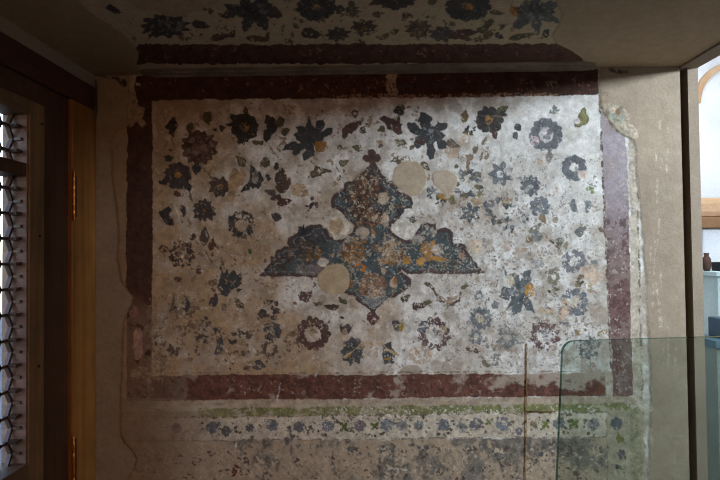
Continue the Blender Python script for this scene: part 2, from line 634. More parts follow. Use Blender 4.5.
    P(q(240, 90, 4, [(275, 105), (285, 140), (300, 152), (305, 125), (335, 113), (342, 138), (325, 168), (345, 150), (374, 148), (366, 182),
                     (340, 188), (330, 205), (318, 222), (300, 225), (297, 265), (255, 284), (250, 260), (266, 240), (255, 235), (225, 263), (208, 256),
                     (216, 240), (163, 246), (180, 220), (205, 203), (248, 212), (225, 197), (213, 180), (236, 165), (222, 148), (262, 145)]),
      SLATE, sm=0, wear=.02, var=.35)
    E(321, 146.5, 7, 6, (140, 100, 52), wear=.15)
    P(q(350, 90, 4, [(280, 88), (310, 93), (327, 110), (320, 152), (345, 135), (350, 118), (362, 133), (392, 138), (387, 160), (360, 167),
                     (382, 180), (370, 195), (386, 210), (390, 237), (355, 242), (345, 205), (335, 215), (347, 240), (337, 277), (320, 280), (303, 262),
                     (308, 235), (300, 215), (270, 237), (258, 212), (262, 190), (285, 180), (260, 182), (233, 157), (229, 133), (260, 133), (285, 152), (272, 115)]),
      SLATE, sm=0, wear=.02, var=.35)
    D(430, 131, 7, 9, [(130, 132, 132), (60, 64, 70)], (3, 6), 3)
    L(420, 142, 9, 7, 120, MAROON)
    L(453, 143.5, 15, 10, 20, (122, 108, 92), edge=((84, 76, 66), 1.5))
    P(q(240, 90, 4, [(410, 186), (406, 160), (420, 140), (445, 130), (490, 122), (478, 146), (455, 165), (447, 182), (436, 175), (420, 197)]), BROWN, sm=0, wear=.05)
    L(363, 131, 8, 6, 30, OLIVE)
    P(q(350, 90, 4, [(118, 118), (135, 106), (160, 112), (182, 122), (195, 108), (207, 140), (204, 178), (192, 182), (170, 168), (150, 150), (138, 128)]), (84, 62, 54), sm=0, wear=.03)
    L(381, 129.5, 9, 7, 170, OLIVE)
    E(399, 110.5, 5, 4.5, CHAR)
    E(403, 107, 2.5, 2.5, OLIVE)
    for w in ((341, 148, 7, 5, 20), (357, 148, 10, 7, 200), (401, 142.5, 13, 6, 10), (411, 149, 8, 3, 130), (397, 160, 13, 8, 170), (360, 148, 7, 6, 300),
              (381, 146, 9, 3, 320), (339, 177, 7, 4, 300), (456, 166, 5, 5, 270), (414, 219, 12, 7, 330), (425, 167, 10, 7, 40)):
        L(*w, (112, 104, 74), wear=.2, edge=((80, 74, 58), 1.2))
    E(355, 114, 4, 4, (92, 80, 66)); E(355.5, 114, 2.2, 2.2, (200, 180, 152), wear=0)
    P(q(240, 90, 4, [(272, 358), (280, 330), (305, 309), (335, 309), (368, 325), (340, 336), (308, 345)]), (112, 94, 74), wear=.15, edge=((78, 66, 54), 1.5))
    L(344, 162.5, 11, 7, 340, (126, 116, 88), edge=((88, 80, 62), 1.3))
    # brown spray under the left lotus
    L(281, 177, 18, 10, 280, (78, 66, 58)); L(287, 184, 13, 8, 300, BROWN); L(281, 188, 12, 10, 200, MAROON)
    L(270.5, 192, 12, 8, 200, (88, 80, 74)); L(275, 198, 13, 8, 170, (78, 60, 54)); L(285, 202, 16, 9, 350, (84, 56, 52))
    E(299, 190, 9, 7, TAN, wear=.2)
    D(310, 206, 8, 12, [CHAR, (86, 70, 60)], (3, 6), 4)
    E(277, 216.5, 5, 5, (78, 70, 66))
    F(241.5, 225, 14, 9, (84, 76, 70), 'round', .15, hole=6, wear=.40)
    D(241, 225, 13, 16, [CHAR, (96, 86, 76)], (3, 6), 5, ring=.6)
    E(249.5, 252, 2.6, 3, (74, 92, 48))
    D(212, 240, 10, 5, [OLIVE, BROWN], (3, 6), 61)
    # left column
    P(q(140, 200, 4, [(75, 52), (95, 40), (118, 18), (125, 42), (112, 60), (135, 75), (138, 103), (118, 103), (104, 95), (88, 72)]), CHAR, sm=0, wear=.04)
    P(q(140, 200, 4, [(150, 25), (172, 20), (187, 48), (178, 75), (162, 65), (160, 45)]), (74, 66, 62), wear=.08)
    S([(174, 205), (178, 214), (182, 224)], 1.6, (196, 180, 154)); S([(180, 212), (187, 224)], 1.2, (196, 180, 154))
    F(204, 210.5, 11.5, 11, (74, 64, 58), 'point', .22, core=(142, 108, 72), core_r=2.6, wear=.05)
    L(204.5, 235, 19, 11, 275, (86, 74, 62)); L(212, 244, 11, 7, 290, BROWN); E(193, 237, 3.5, 3, BROWN)
    F(182, 254, 14, 10, MAROON, 'point', .2, hole=4, wear=.30); D(182, 254, 8, 8, [(196, 178, 150), (120, 96, 78)], (3, 6), 6)
    E(164, 249, 5, 4, BROWN, wear=.45)
    L(199, 270, 10, 7, 280, BROWN, wear=.2); L(194, 279, 9, 5, 290, (128, 110, 88), wear=.2); E(177.5, 279.5, 3.5, 3, BROWN, wear=.3)
    P(q(200, 250, 4, [(82, 60), (93, 88), (110, 76), (118, 95), (135, 80), (150, 97), (168, 78), (162, 132), (142, 152), (125, 165), (105, 188), (85, 178), (73, 150), (80, 110)]), SLATE, sm=0, wear=.07, var=.3)
    L(214, 300, 15, 7, 285, (76, 68, 66)); L(239, 304, 15, 7, 55, (98, 90, 80), edge=((80, 72, 66), 1.5)); L(239, 290, 8, 4, 340, CHAR)
    L(224, 309, 10, 7, 80, (140, 122, 98), edge=((92, 82, 70), 1.4)); E(212.5, 283, 4.5, 3.5, (122, 96, 68)); L(213, 289, 7, 5, 200, (122, 84, 64))
    F(181, 304, 11, 9, (150, 134, 110), 'round', .12, wear=.2); P([(184, 294), (190, 299), (191, 307), (186, 313), (182, 309), (186, 302)], (76, 72, 74), wear=.1)
    D(181, 305, 9, 12, [(84, 76, 70), (196, 180, 154)], (3, 5), 7); S([(171, 312), (174, 294)], 2, (100, 86, 72), wear=.2)
    # lower left rows
    pal = [(74, 66, 64), (88, 76, 70), (96, 82, 68)]
    D(202, 337, 9, 18, pal, (3, 7), 8); D(205, 322, 5, 8, pal, (3, 5), 9); D(201, 351, 6, 4, pal, (3, 5), 10)
    P(q(110, 300, 4.5, [(455, 115), (490, 130), (518, 190), (502, 240), (462, 248), (488, 205), (478, 160)]), (82, 76, 76), wear=.22)
    D(241, 343, 12, 18, pal, (4, 8), 11, ring=.5)
    E(241, 343, 4, 4, (150, 128, 96), wear=.2)
    E(260, 364, 8, 5, (86, 80, 80), -25, wear=.2); E(246, 368, 3, 2, BROWN)
    D(269, 309, 10, 16, pal, (4, 7), 12); D(261, 316, 5, 7, pal, (3, 5), 13)
    F(272.5, 331, 9.5, 8, (78, 76, 78), 'round', .15, core=(150, 142, 130), core_r=2.2, wear=.2)
    F(270, 349, 9, 8, (100, 82, 68), 'point', .2, hole=3, wear=.4)
    D(173, 348, 7, 9, [(96, 80, 68)], (3, 6), 14); D(155, 340, 6, 8, [(104, 90, 78)], (3, 6), 15); D(226, 362, 10, 5, [BROWN], (3, 5), 16)
    D(290, 345, 9, 10, [(110, 90, 72)], (3, 5), 17)
    F(313, 334, 17, 14, (92, 68, 60), 'round', .14, hole=8.5, wear=.06, sep=.2)
    E(312, 331, 4, 3, (120, 104, 84), wear=.3); D(314, 330, 5, 5, [OCHRE, (150, 130, 104)], (2, 4), 18)
    L(294, 334, 12, 7, 170, (124, 104, 80)); S([(327, 325), (331, 318)], 1.5, BROWN)
    P([(339, 323), (343, 327), (347, 324), (351, 326), (352, 331), (348, 335), (342, 334), (340, 329)], (84, 72, 72), wear=.05)
    L(342, 318, 6, 4, 20, CHAR)
    F(353, 351, 12, 9, (78, 78, 80), 'point', .2, sq=1.2, wear=.05); S([(346, 357), (354, 350), (362, 344)], 2.6, (176, 152, 112), wear=.05); D(353, 356, 5, 4, [OCHRE], (2, 4), 19)
    P([(380, 341), (386, 344), (391, 340), (392, 347), (396, 354), (394, 364), (388, 361), (384, 364), (381, 354), (384, 350)], (78, 78, 80), wear=.05)
    S([(381, 342), (389, 350), (398, 355)], 2.4, (182, 158, 118), wear=.05); D(389, 357, 4, 4, [OCHRE], (2, 3), 20)
    P([(391, 321), (396, 320), (399, 323), (402, 327), (399, 332), (393, 331)], (82, 78, 78), wear=.05); E(401, 327, 2.5, 4, (150, 124, 52))
    # under the medallion
    P([(322, 305), (331, 304), (340, 305), (336, 310), (330, 311), (325, 308)], MAROON, wear=.05); L(319, 304, 9, 5, 180, OLIVE); L(345, 302.5, 8, 6, 30, OLIVE); L(341, 300, 7, 5, 240, OLIVE)
    P([(298, 295), (302, 290), (308, 291), (313, 290), (312, 297), (306, 303), (300, 301)], (96, 72, 66), wear=.05, sm=0); S([(311, 291), (315, 285), (314, 283)], 1.4, MAROON)
    L(404, 300, 10, 6, 200, OLIVE); L(408, 297, 8, 6, 330, OLIVE); L(419, 306, 14, 9, 350, MAROON); L(427, 302.5, 9, 5, 0, OLIVE); S([(404, 300), (413, 306)], 1.2, OLIVE)
    S([(429, 282.5), (434, 291), (441, 301), (452, 304), (459, 299), (460, 293)], 2.8, (104, 84, 74), wear=.08)
    P([(434, 291), (443, 297), (452, 298), (460, 293), (455, 302), (445, 303)], (164, 142, 118), wear=.1); L(428, 284, 8, 5, 20, OLIVE); L(464, 287, 9, 4, 340, OLIVE)
    F(479, 296, 4.5, 6, GREY, hole=1.6, wear=.1)
    # ---- upper right
    F(489, 120, 13.5, 10, (66, 61, 57), 'round', .09, core=OCHRE, core_r=4, wear=.03)
    L(503, 109, 14, 7, 320, OLIVE); L(504, 114, 9, 5, 20, CHAR); L(495, 135, 11, 6, 80, BROWN); L(464.5, 116, 12, 8, 280, (112, 92, 62)); D(469, 130, 6, 10, [OLIVE, CHAR], (3, 6), 21)
    L(518, 127.5, 9, 7, 60, (84, 80, 80)); L(515.5, 136, 9, 6, 70, (104, 104, 104))
    F(546, 135, 16.5, 14, (108, 112, 116), 'round', .10, wear=.05, sep=.3); E(546, 135, 7.5, 7.5, (206, 198, 194), wear=.1); D(546, 135, 6, 8, [BLUE, (140, 132, 130)], (3, 6), 22)
    E(535, 140, 5, 5, (190, 170, 166), wear=.3); L(549.5, 157.5, 12, 9, 90, (140, 132, 124)); D(554, 110, 5, 8, [(120, 124, 112)], (3, 5), 23)
    P(q(460, 90, 4, [(502, 58), (508, 90), (517, 122), (500, 140), (480, 152), (458, 152), (456, 128), (475, 100)]), (132, 126, 80), sm=0, wear=.05, edge=((104, 98, 72), 1.4)); E(577, 121, 4, 3, (206, 190, 188), wear=.1)
    F(501, 174, 12.5, 7, (112, 120, 122), 'point', .36, wear=.05, core=(204, 204, 200), core_r=3.6, sep=.1); E(508, 170, 4, 4, (196, 186, 178), wear=.15)
    F(574, 168, 12.5, 9, (104, 110, 114), 'round', .06, hole=4.6, wear=.03); E(582, 174, 5, 4, (202, 182, 166), wear=.1)
    F(531, 186, 10.5, 10, (106, 112, 114), 'point', .2, wear=.06, core=(176, 176, 170), core_r=2)
    F(540, 206, 10, 9, (116, 122, 128), 'round', .18, wear=.08, core=(186, 182, 170), core_r=2.4)
    P([(569, 201), (574, 198), (576, 203), (577, 210), (573, 213), (570, 208)], BLUE, wear=.12); P([(584, 199), (590, 199), (592, 208), (587, 214), (584, 212), (587, 206)], BLUE, wear=.12)
    E(590, 189, 3.5, 2, (128, 142, 92)); L(593, 193, 6, 4, 0, (128, 142, 92))
    for w in ((487, 152, 15, 5, 280), (481.5, 155, 12, 4, 290), (476, 148.5, 10, 5, 290), (484, 141, 9, 4, 300), (469, 157, 10, 7, 200), (468, 165, 14, 4, 280)):
        L(*w, (138, 120, 98), wear=.15)
    sp = [(84, 90, 96), (104, 110, 114), (128, 128, 124), (118, 108, 86)]
    D(468.5, 185, 15, 34, sp, (4, 9), 24, ring=.3, wear=.1); E(467, 189, 3.5, 3.5, (222, 220, 216), wear=.1)
    D(441, 200, 6, 9, [OLIVE, OCHRE, SLATE], (3, 7), 25); D(434, 194, 6, 10, [BLUE, SLATE], (3, 6), 26)
    L(451.6, 199, 12, 8, 260, (120, 112, 78)); L(480, 196, 8, 6, 70, (132, 122, 84)); L(477, 202, 14, 6, 10, TAN)
    F(469.4, 213, 10, 6, (92, 100, 104), 'point', .5, wear=.12); D(499.4, 212, 14, 26, sp, (4, 8), 27, ring=.35)
    D(486, 205, 5, 6, sp, (4, 7), 28); D(475, 212, 6, 6, sp, (3, 6), 29); D(509, 230, 7, 8, [BLUE, SLATE], (3, 6), 30, sq=.5); D(525, 218, 4, 4, sp, (3, 5), 31)
    D(519, 205, 20, 12, [(176, 170, 160), (150, 144, 138)], (3, 6), 32)
    # ---- right columns
    L(542.5, 219, 10, 7, 60, (140, 122, 98)); L(536, 229, 14, 9, 310, (126, 124, 112)); E(537, 237, 6, 5, (128, 132, 126), wear=.15); L(529, 240, 8, 5, 150, (140, 118, 90))
    E(555, 220, 3, 3, (160, 148, 130)); L(581, 230.5, 13, 9, 320, (118, 116, 110)); L(561, 241, 12, 8, 310, (116, 110, 98)); L(567, 245, 8, 6, 300, (140, 128, 104)); L(602, 230, 9, 4, 40, (118, 98, 76))
    F(574, 261, 12, 9, (128, 122, 128), 'round', .14, hole=4.5, wear=.15)
    P([(578, 268), (590, 266), (600, 272), (606, 278), (598, 281), (592, 286), (585, 281), (582, 276)], (204, 180, 156), wear=.03); E(594, 262, 4, 3, (122, 130, 122), wear=.2)
    E(537.5, 264, 6, 5, (170, 168, 164), wear=.3); F(554, 276, 6, 5, (126, 122, 100), sq=1.5, hole=2.2, wear=.1); D(552.5, 291, 5, 8, [OLIVE, (130, 128, 116)], (2, 5), 33)
    D(580, 281, 5, 7, [(130, 116, 92), OLIVE], (3, 5), 34); D(586, 288, 6, 4, [TAN], (4, 7), 35)
    P(q(470, 200, 4, [(128, 258), (150, 302), (178, 288), (203, 322), (215, 282), (242, 282), (244, 322), (222, 346), (232, 380), (258, 430), (258, 452), (225, 442), (215, 415),
                      (196, 462), (168, 458), (175, 420), (145, 442), (160, 405), (116, 387), (133, 348), (165, 350), (148, 318)]), TEAL, sm=0, wear=.04, var=.5)
    E(510.5, 281, 4, 6, (206, 192, 168), -25, wear=.05); E(530, 290, 5, 7, (188, 138, 60), wear=.2); D(517, 293, 8, 7, [(70, 88, 98), (130, 146, 154)], (4, 8), 36)
    F(575, 302, 13.5, 9, (112, 118, 122), 'round', .14, hole=6.5, wear=.14); E(575, 302, 5, 5, (214, 204, 180), wear=.1)
    P([(561, 300), (567, 297), (570, 308), (567, 318), (559, 321), (562, 310)], (200, 174, 148), wear=.05)
    P([(476 - 8, 240), (482, 239), (483, 254), (470, 254)], (204, 184, 160), wear=.02); E(506, 246, 4, 6, (206, 184, 168), wear=.1); E(468, 150, 0.5, 0.5, TAN)
    P([(536, 310), (545, 307), (556, 309), (553, 315), (545, 314), (539, 314)], (196, 172, 142), wear=.05)
    F(481, 318, 12, 13, BLUE, 'point', .2, core=(222, 202, 160), core_r=4, wear=.1); E(495, 305, 3.4, 4, GREY, wear=.2)
    F(434.5, 334, 17, 12, (104, 82, 78), 'point', .2, hole=9, wear=.22); E(422, 327, 4, 5, (96, 110, 124), wear=.2); D(436, 336, 8, 10, [(170, 164, 156), (128, 122, 116)], (3, 5), 37)
    F(475.5, 337, 8.5, 8, (122, 130, 136), 'point', .25, core=(190, 180, 150), core_r=2.4, wear=.18); D(472, 351, 6, 9, [OLIVE, BROWN], (3, 6), 38); P([(479, 362), (484, 359), (491, 366), (485, 368)], (118, 112, 94), wear=.08)
    F(506.7, 338, 12, 10, (128, 130, 124), 'point', .25, hole=3, wear=.36); D(495, 352, 16, 14, [(136, 132, 122)], (3, 5), 39)
    F(544.5, 335.5, 16, 12, (112, 88, 84), 'point', .2, hole=7.5, wear=.24); D(545, 336, 6, 10, [(150, 150, 152), (120, 116, 118)], (3, 5), 40)
    F(590, 347, 13, 9, (122, 126, 122), 'point', .25, hole=3, wear=.42); D(586, 352, 10, 12, [(112, 112, 108)], (3, 6), 41); S([(589, 355), (590, 366)], 1.8, (104, 104, 98), wear=.15)
    E(601, 333, 5, 3, (156, 134, 96), -30); E(578, 333, 4, 3, (146, 126, 92))
    D(570, 325, 32, 60, [(136, 132, 130), (150, 128, 106), (112, 108, 108)], (2, 4), 42)
    D(530, 262, 40, 46, [(150, 140, 128), (170, 148, 126), (128, 124, 120)], (2, 4), 43)
    D(450, 262, 45, 26, [(170, 150, 128), (150, 140, 124)], (2, 5), 44)
    D(400, 340, 60, 20, [(168, 146, 122), (120, 104, 92)], (2, 4), 45)
    D(250, 310, 70, 60, [(120, 100, 82), (140, 116, 92)], (2, 5), 46)
    D(330, 130, 120, 20, [(150, 122, 92), (120, 104, 80)], (2, 4), 47, sq=.3)
    # tan losses
    for w in ((449, 192, 5, 6), (520, 250, 6, 3), (350, 178, 4, 3), (288, 318, 14, 8), (420, 355, 12, 10), (372, 345, 9, 14), (345, 335, 3, 6), (232, 318, 9, 14), (300, 262, 0.5, .5),
              (218, 205, 7, 4), (196, 182, 6, 3), (444, 330, 4, 4), (556, 190, 3, 5), (540, 163, 3, 3), (452, 152, 7, 6), (466, 140, 5, 6), (506, 200, 4, 4)):
        E(w[0], w[1], w[2], w[3], (188, 160, 130), wear=.35, alpha=.8)
    # ---- central medallion
    med = [(372, 163), (375, 163), (378, 168), (381, 172.5), (388, 178.5), (389.5, 183.5), (395.6, 185), (399, 191), (403, 194.7), (411.6, 197), (413.4, 201), (412, 208.5), (405, 209.7),
           (401, 215), (397.5, 221), (391.5, 225), (391, 232), (397.5, 236), (405, 240), (412.5, 239.5), (416, 232.5), (420, 225), (426, 223), (435, 224), (437.5, 230), (449, 230),
           (453, 235), (454, 244), (461, 244.3), (467.5, 252.5), (477.5, 265), (486, 273.8), (440, 273.8), (407.5, 273.5), (401.5, 270), (405.5, 275), (408, 282.5), (405, 291), (397.5, 295.2),
           (387, 298.5), (381, 305), (375, 312), (372, 312), (364, 306), (357, 300.6), (353, 296), (343, 292), (336, 284), (334, 278), (315, 277.2), (258, 276.2),
           (267.5, 266), (274, 259.5), (281, 259.5), (277, 252.5), (284, 246), (291, 247), (289.5, 240), (294, 234), (306, 231), (311, 224.5), (320, 224), (326, 229), (330, 236), (342, 240),
           (352, 232), (354, 225), (348, 220), (344, 214), (338.4, 210), (331.5, 208.5), (331, 199), (335.6, 193), (342, 189), (346, 182.5), (355, 180), (364, 171), (369, 164)]
    for q_ in ((341, 200, 8.5), (350, 187, 6.5), (403, 201, 8.5), (392, 187, 6), (312, 233, 9), (294, 242, 7), (281, 256, 7), (428, 232, 9), (446, 236, 8), (459, 251, 8), (403, 282, 8), (392, 291, 7), (352, 289, 7), (341, 284, 8)):
        c.ell(q_[0], q_[1], q_[2], q_[2], (76, 84, 84), wear=.02, var=.5, edge=((80, 62, 58), 2.4), rough=.8, pid=6)
    c.stroke([(371.5, 156), (372, 172)], 5, (80, 64, 60), wear=0, pid=6)
    c.poly(med, (76, 84, 84), rough=.9, sm=0, wear=.03, var=.45, edge=((80, 62, 58), 2.8), pid=6)
    s = c.win(330, 150, 415, 226)
    inner = sd_poly(c.qx[s], c.qy[s], [(x * .80 + 372 * .2, y * .80 + 195 * .2) for x, y in med if y < 226])
    c.put(s, np.abs(inner) - .5, (118, 124, 128), wear=.3)
    for cx_, cy_, r_ in ((371, 153.3, 3.6), (366, 158, 3.6), (376.5, 158, 3.6), (371.5, 161, 3)):
        E(cx_, cy_, r_ + .3, r_ + .3, (86, 64, 54), wear=0, rough=.3, pid=6)
    P([(369, 312), (375, 310), (378, 315), (381, 318), (377, 323), (373.5, 325), (369, 323), (365, 319), (367, 315)], (98, 66, 62), wear=.03, pid=6)
    # upper lobe: russet arabesque on slate, cream chips
    E(367, 199, 17, 28, (96, 68, 52), wear=.10, var=1.2, soft=6)
    D(367, 200, 18, 80, [(118, 82, 50), (92, 64, 50), (82, 60, 50), (140, 116, 90)], (2.4, 5), 50, sq=1.5)
    D(385, 205, 17, 26, [(72, 80, 84), (58, 64, 66)], (4, 7), 51)
    D(350, 200, 12, 16, [(66, 72, 74), (54, 55, 55)], (4, 7), 52)
    D(370, 203, 26, 46, [(176, 162, 138), (150, 132, 112)], (1.4, 2.6), 53, sq=1.0)
    D(370, 225, 16, 24, [(128, 88, 50), (84, 62, 52), (156, 110, 58)], (3, 6), 54, sq=.7)
    E(384, 198.5, 5.5, 6, PATCH, wear=0); E(385, 219, 5, 6, (190, 168, 142), wear=.15); E(377, 217, 3, 3, (182, 158, 130), wear=.1)
    E(363, 233, 7, 6, (176, 160, 142), wear=.08); E(349, 240, 4, 4, (190, 170, 146), wear=.2)
    P([(390, 226), (396, 222), (404, 217), (411, 222), (416, 228), (413, 238), (405, 239), (398, 235), (391, 231)], CREAM, wear=.02)
    # body
    D(375, 255, 34, 50, [(82, 92, 96), (70, 78, 80), (100, 108, 110)], (5, 10), 55, sq=.6)
    F(392, 252, 14, 10, (174, 150, 122), 'point', .3, wear=.3); D(392, 252, 13, 60, [(140, 98, 54), (110, 78, 58), (190, 172, 144)], (2, 4.2), 56)
    F(353, 253, 13, 9, (136, 96, 54), 'point', .35, wear=.25); D(353, 252, 13, 56, [(156, 110, 54), (164, 144, 118), (98, 72, 54)], (2, 4.5), 57); D(340, 252, 8, 8, [(168, 150, 128), (110, 108, 106)], (3, 6), 58)
    F(373, 286, 13.5, 10, (150, 112, 86), 'round', .18, wear=.2); D(373, 286, 13, 56, [(104, 76, 62), (180, 156, 130), (140, 104, 74)], (2, 4), 59, ring=.35); E(372, 286, 3, 3, (190, 164, 136))
    D(361, 267, 5, 7, [(176, 108, 46)], (3, 6), 60); D(381, 262, 4, 5, [(176, 120, 66), (196, 172, 140)], (3, 6), 62); L(393, 282, 12, 8, 280, (188, 160, 128)); L(395, 281, 9, 5, 280, (150, 98, 54)); L(351, 283, 8, 5, 280, (150, 104, 62)); L(383, 270, 8, 5, 250, (190, 168, 140))
    P([(359, 300), (372, 296), (388, 297), (380, 304), (374, 310), (366, 305)], (128, 128, 128), wear=.25); E(366, 302, 3, 2, (170, 160, 150), wear=.3)
    D(373, 240, 16, 14, [(150, 106, 58), (104, 74, 56), (186, 160, 128)], (3, 6), 63, sq=.5)
    # right wing: orange fleurs
    P([(424, 241), (430, 244), (434, 240), (436, 248), (433, 254), (440, 257), (448, 259), (443, 262), (432, 260), (422, 262), (425, 255), (420, 250)], (168, 122, 62), wear=.12, sm=0)
    E(437, 250, 4, 6, (182, 166, 148), wear=.15); P([(415, 262), (420, 256), (424, 262), (424, 265), (416, 266)], (184, 132, 62), wear=.1); P([(402, 262), (406, 254), (410, 259), (412, 263), (405, 266)], (166, 118, 56), wear=.1)
    D(459, 258, 5, 7, [(166, 112, 58), (180, 150, 120)], (3, 6), 64); D(428, 233, 8, 8, [(110, 120, 126), (170, 158, 142)], (3, 6), 65); D(418, 241, 6, 5, [(170, 158, 142)], (4, 7), 66); D(462, 264, 9, 9, [(72, 82, 88), (104, 96, 92)], (4, 7), 67)
    E(432, 271, 9, 2.5, (112, 86, 82), wear=.2); E(463, 271, 12, 2, (96, 84, 82), wear=.2)
    # left wing: darker, russet and grey band
    D(308, 240, 14, 22, [(62, 60, 62), (76, 72, 72), (50, 50, 54)], (5, 9), 68); D(280, 266, 10, 14, [(70, 60, 58), (84, 66, 60)], (4, 8), 69)
    D(309, 253, 15, 56, [(126, 88, 50), (100, 72, 52), (82, 64, 54), (150, 130, 106)], (2.4, 5), 70, sq=.6); D(288, 257, 8, 14, [(120, 76, 46), (84, 62, 54), (176, 150, 120)], (3, 6), 71)
    P([(297, 266), (318, 264), (324, 270), (318, 276), (297, 276)], (124, 112, 112), wear=.12); D(316, 258, 8, 8, [(140, 98, 52)], (3, 6), 72)
    S([(262, 275), (320, 276)], 1.6, (84, 64, 60), wear=.15); D(284, 268, 14, 6, [(150, 130, 108)], (1.5, 3), 73); E(323, 262, 6, 5, (200, 188, 170), wear=.05)
    D(385, 258, 80, 60, [(160, 150, 132)], (1.2, 2.4), 74, sq=.2)
    # left wing gone dark, fine pale arabesques and chips over the whole medallion
    P([(262, 275), (270, 265), (282, 258), (286, 248), (293, 242), (296, 234), (307, 231), (314, 226), (324, 230), (330, 238), (322, 246), (306, 246), (300, 256), (290, 264)], (66, 63, 61), wear=.28, alpha=.8, var=.8)
    rr = random.Random(44)
    inside = lambda x, y: float(sd_poly(np.array([[x]], np.float32), np.array([[y]], np.float32), med)[0, 0]) < -4
    k = 0
    while k < 120:
        x0, y0 = rr.uniform(268, 478), rr.uniform(168, 308)
        if not inside(x0, y0):
            continue
        k += 1
        a = rr.uniform(0, 6.28)
        pts_ = [(x0, y0)]
        for q_ in range(4):
            a += rr.choice([-1, 1]) * rr.uniform(.5, .9)
            pts_.append((pts_[-1][0] + 2.2 * math.cos(a), pts_[-1][1] + 2.2 * math.sin(a)))
        pale = x0 > 330 or rr.random() < .35
        S(pts_, rr.uniform(.7, 1.2), rr.choice([(186, 172, 146), (160, 138, 108), (150, 108, 62), (150, 152, 148)]) if pale else (104, 82, 60), wear=.15, alpha=.8, rough=.6)
    inn = sd_poly(c.qx[c.win(255, 150, 490, 315)], c.qy[c.win(255, 150, 490, 315)], med)
    c.put(c.win(255, 150, 490, 315), np.abs(inn + 4.6) - .45, (140, 138, 130), wear=.45, alpha=.7, rough=.6)
    c.speckle(336, 166, 410, 226, .10, (190, 176, 150), 1.6, 45, .8, mask=(c.pid == 6).astype(np.float32))
    c.speckle(330, 232, 486, 300, .05, (186, 174, 152), 1.5, 46, .7, mask=(c.pid == 6).astype(np.float32))
    c.speckle(336, 170, 410, 226, .10, (58, 44, 38), 2.0, 47, .8, mask=(c.pid == 6).astype(np.float32))
    S([(371.5, 157), (371.8, 170)], 4.2, (80, 62, 54), wear=0, pid=6, rough=.4)
    # ---- repair patches (plaster fills)
    P([(325, 222), (331, 214), (338, 210), (346, 219), (355, 226), (348, 233), (338, 242), (332, 236)], (206, 194, 176), wear=0, h=.0006)
    E(337, 226, 7, 8, (182, 158, 126), wear=0)
    for k, (pts, col_) in enumerate(((((400, 163), (408, 160.5), (416, 161), (424, 168), (427, 178), (425, 188), (418, 195), (409, 196), (401, 190), (394, 184), (392, 176), (395, 168)), PATCH),
                                     (((433, 171), (441, 169.5), (453, 171), (458, 179), (456, 187), (449, 193), (441, 191), (433, 184)), (192, 174, 150)),
                                     (((325, 266), (335, 263.5), (345, 266), (350, 275), (348.5, 285), (343, 293), (333, 295.5), (324, 292), (317.5, 285), (317, 276)), (184, 162, 130)),
                                     (((402, 367), (411, 364), (420, 366), (424, 372), (421, 379), (412, 381), (404, 378), (400, 372)), (176, 164, 146)))):
        P(list(pts), col_, wear=0, var=.18, rough=.6, pid=10 + k, h=.0012, soft=1.4)
    # ---- borders
    c.loss = None
    red_edge = ((70, 40, 36), 1.2)
    # bottom band
    bb = [(150, 377), (200, 375), (260, 374.6), (408, 374.8), (414, 374), (470, 374), (525, 374), (606, 372.5), (606, 396), (500, 397), (420, 398), (320, 399.2), (200, 400.5), (150, 401)]
    c.poly(bb, RED, rough=.8, sm=0, wear=0, var=.7, pid=4)
    s = c.win(118, 372, 640, 404, 0)
    X_, Y_ = c.X[s], c.Y[s]
    inb = (c.pid[s] == 4)
    lossb = sst(.50, .66, fbm(X_, Y_, 20, 4, 71, .65) + .30 * sst(210, 150, X_) + .30 * sst(430, 560, X_) * sst(391, 381, Y_ + 10 * (fbm(X_, Y_, 9, 3, 70) - .5)) + .05 * sst(420, 560, X_) - .06)
    a = (lossb * inb * .85)[..., None]
    tgt = lin((176, 160, 142)) * (1 - sst(230, 160, X_)[..., None]) + lin((112, 88, 70)) * sst(230, 160, X_)[..., None]
    c.col[s] = c.col[s] * (1 - a) + tgt * a
    c.speckle(205, 374, 606, 398, .05, (170, 150, 134), 1.8, 72, .6)
    c.speckle(205, 376, 606, 398, .10, (72, 50, 44), 3.4, 73, .7)
    # left band
    lb = [(137, 104), (139, 100), (152, 100), (153, 200), (152, 300), (151, 377), (150, 401), (126, 401), (127, 330), (126, 286), (126, 240), (127.5, 126), (136, 122), (138, 116)]
    c.poly(lb, (80, 54, 44), rough=.8, sm=0, wear=0, var=.5, pid=3)
    s = c.win(118, 280, 156, 404, 0)
    X_, Y_ = c.X[s], c.Y[s]
    lo = sst(.46, .62, fbm(X_, Y_, 12, 4, 74, .6) + .26 * sst(300, 380, Y_)) * (c.pid[s] == 3) * .85 * sst(285, 320, Y_)
    c.col[s] = c.col[s] * (1 - lo[..., None]) + lin((132, 106, 86)) * lo[..., None]
    P([(133, 330), (142, 328), (143, 350), (139, 360), (133, 358)], (166, 134, 116), wear=.05); E(135, 373, 5, 3.5, (160, 142, 118), wear=.1); E(133, 312, 4, 6, (150, 110, 94), 30, wear=.1)
    # right band: rose-violet above, red below
    rb = [(600, 108), (607, 118), (614, 128), (625, 136), (627.5, 160), (629, 240), (631, 320), (633, 396), (613, 397), (611, 340), (608, 290), (606, 230), (603, 160)]
    c.poly(rb, (112, 84, 76), rough=.8, sm=0, wear=0, var=.8, pid=5)
    s = c.win(596, 100, 640, 400, 0)
    X_, Y_ = c.X[s], c.Y[s]
    m5 = (c.pid[s] == 5)
    vi = (sst(300, 150, Y_) * .85 * m5)[..., None]
    c.col[s] = c.col[s] * (1 - vi) + lin((170, 160, 162)) * (.8 + .4 * c.var[s][..., None]) * vi
    bl = (sst(.5, .66, fbm(X_, Y_, 16, 4, 75, .6)) * .45 * m5)[..., None]
    c.col[s] = c.col[s] * (1 - bl) + lin((150, 134, 124)) * bl
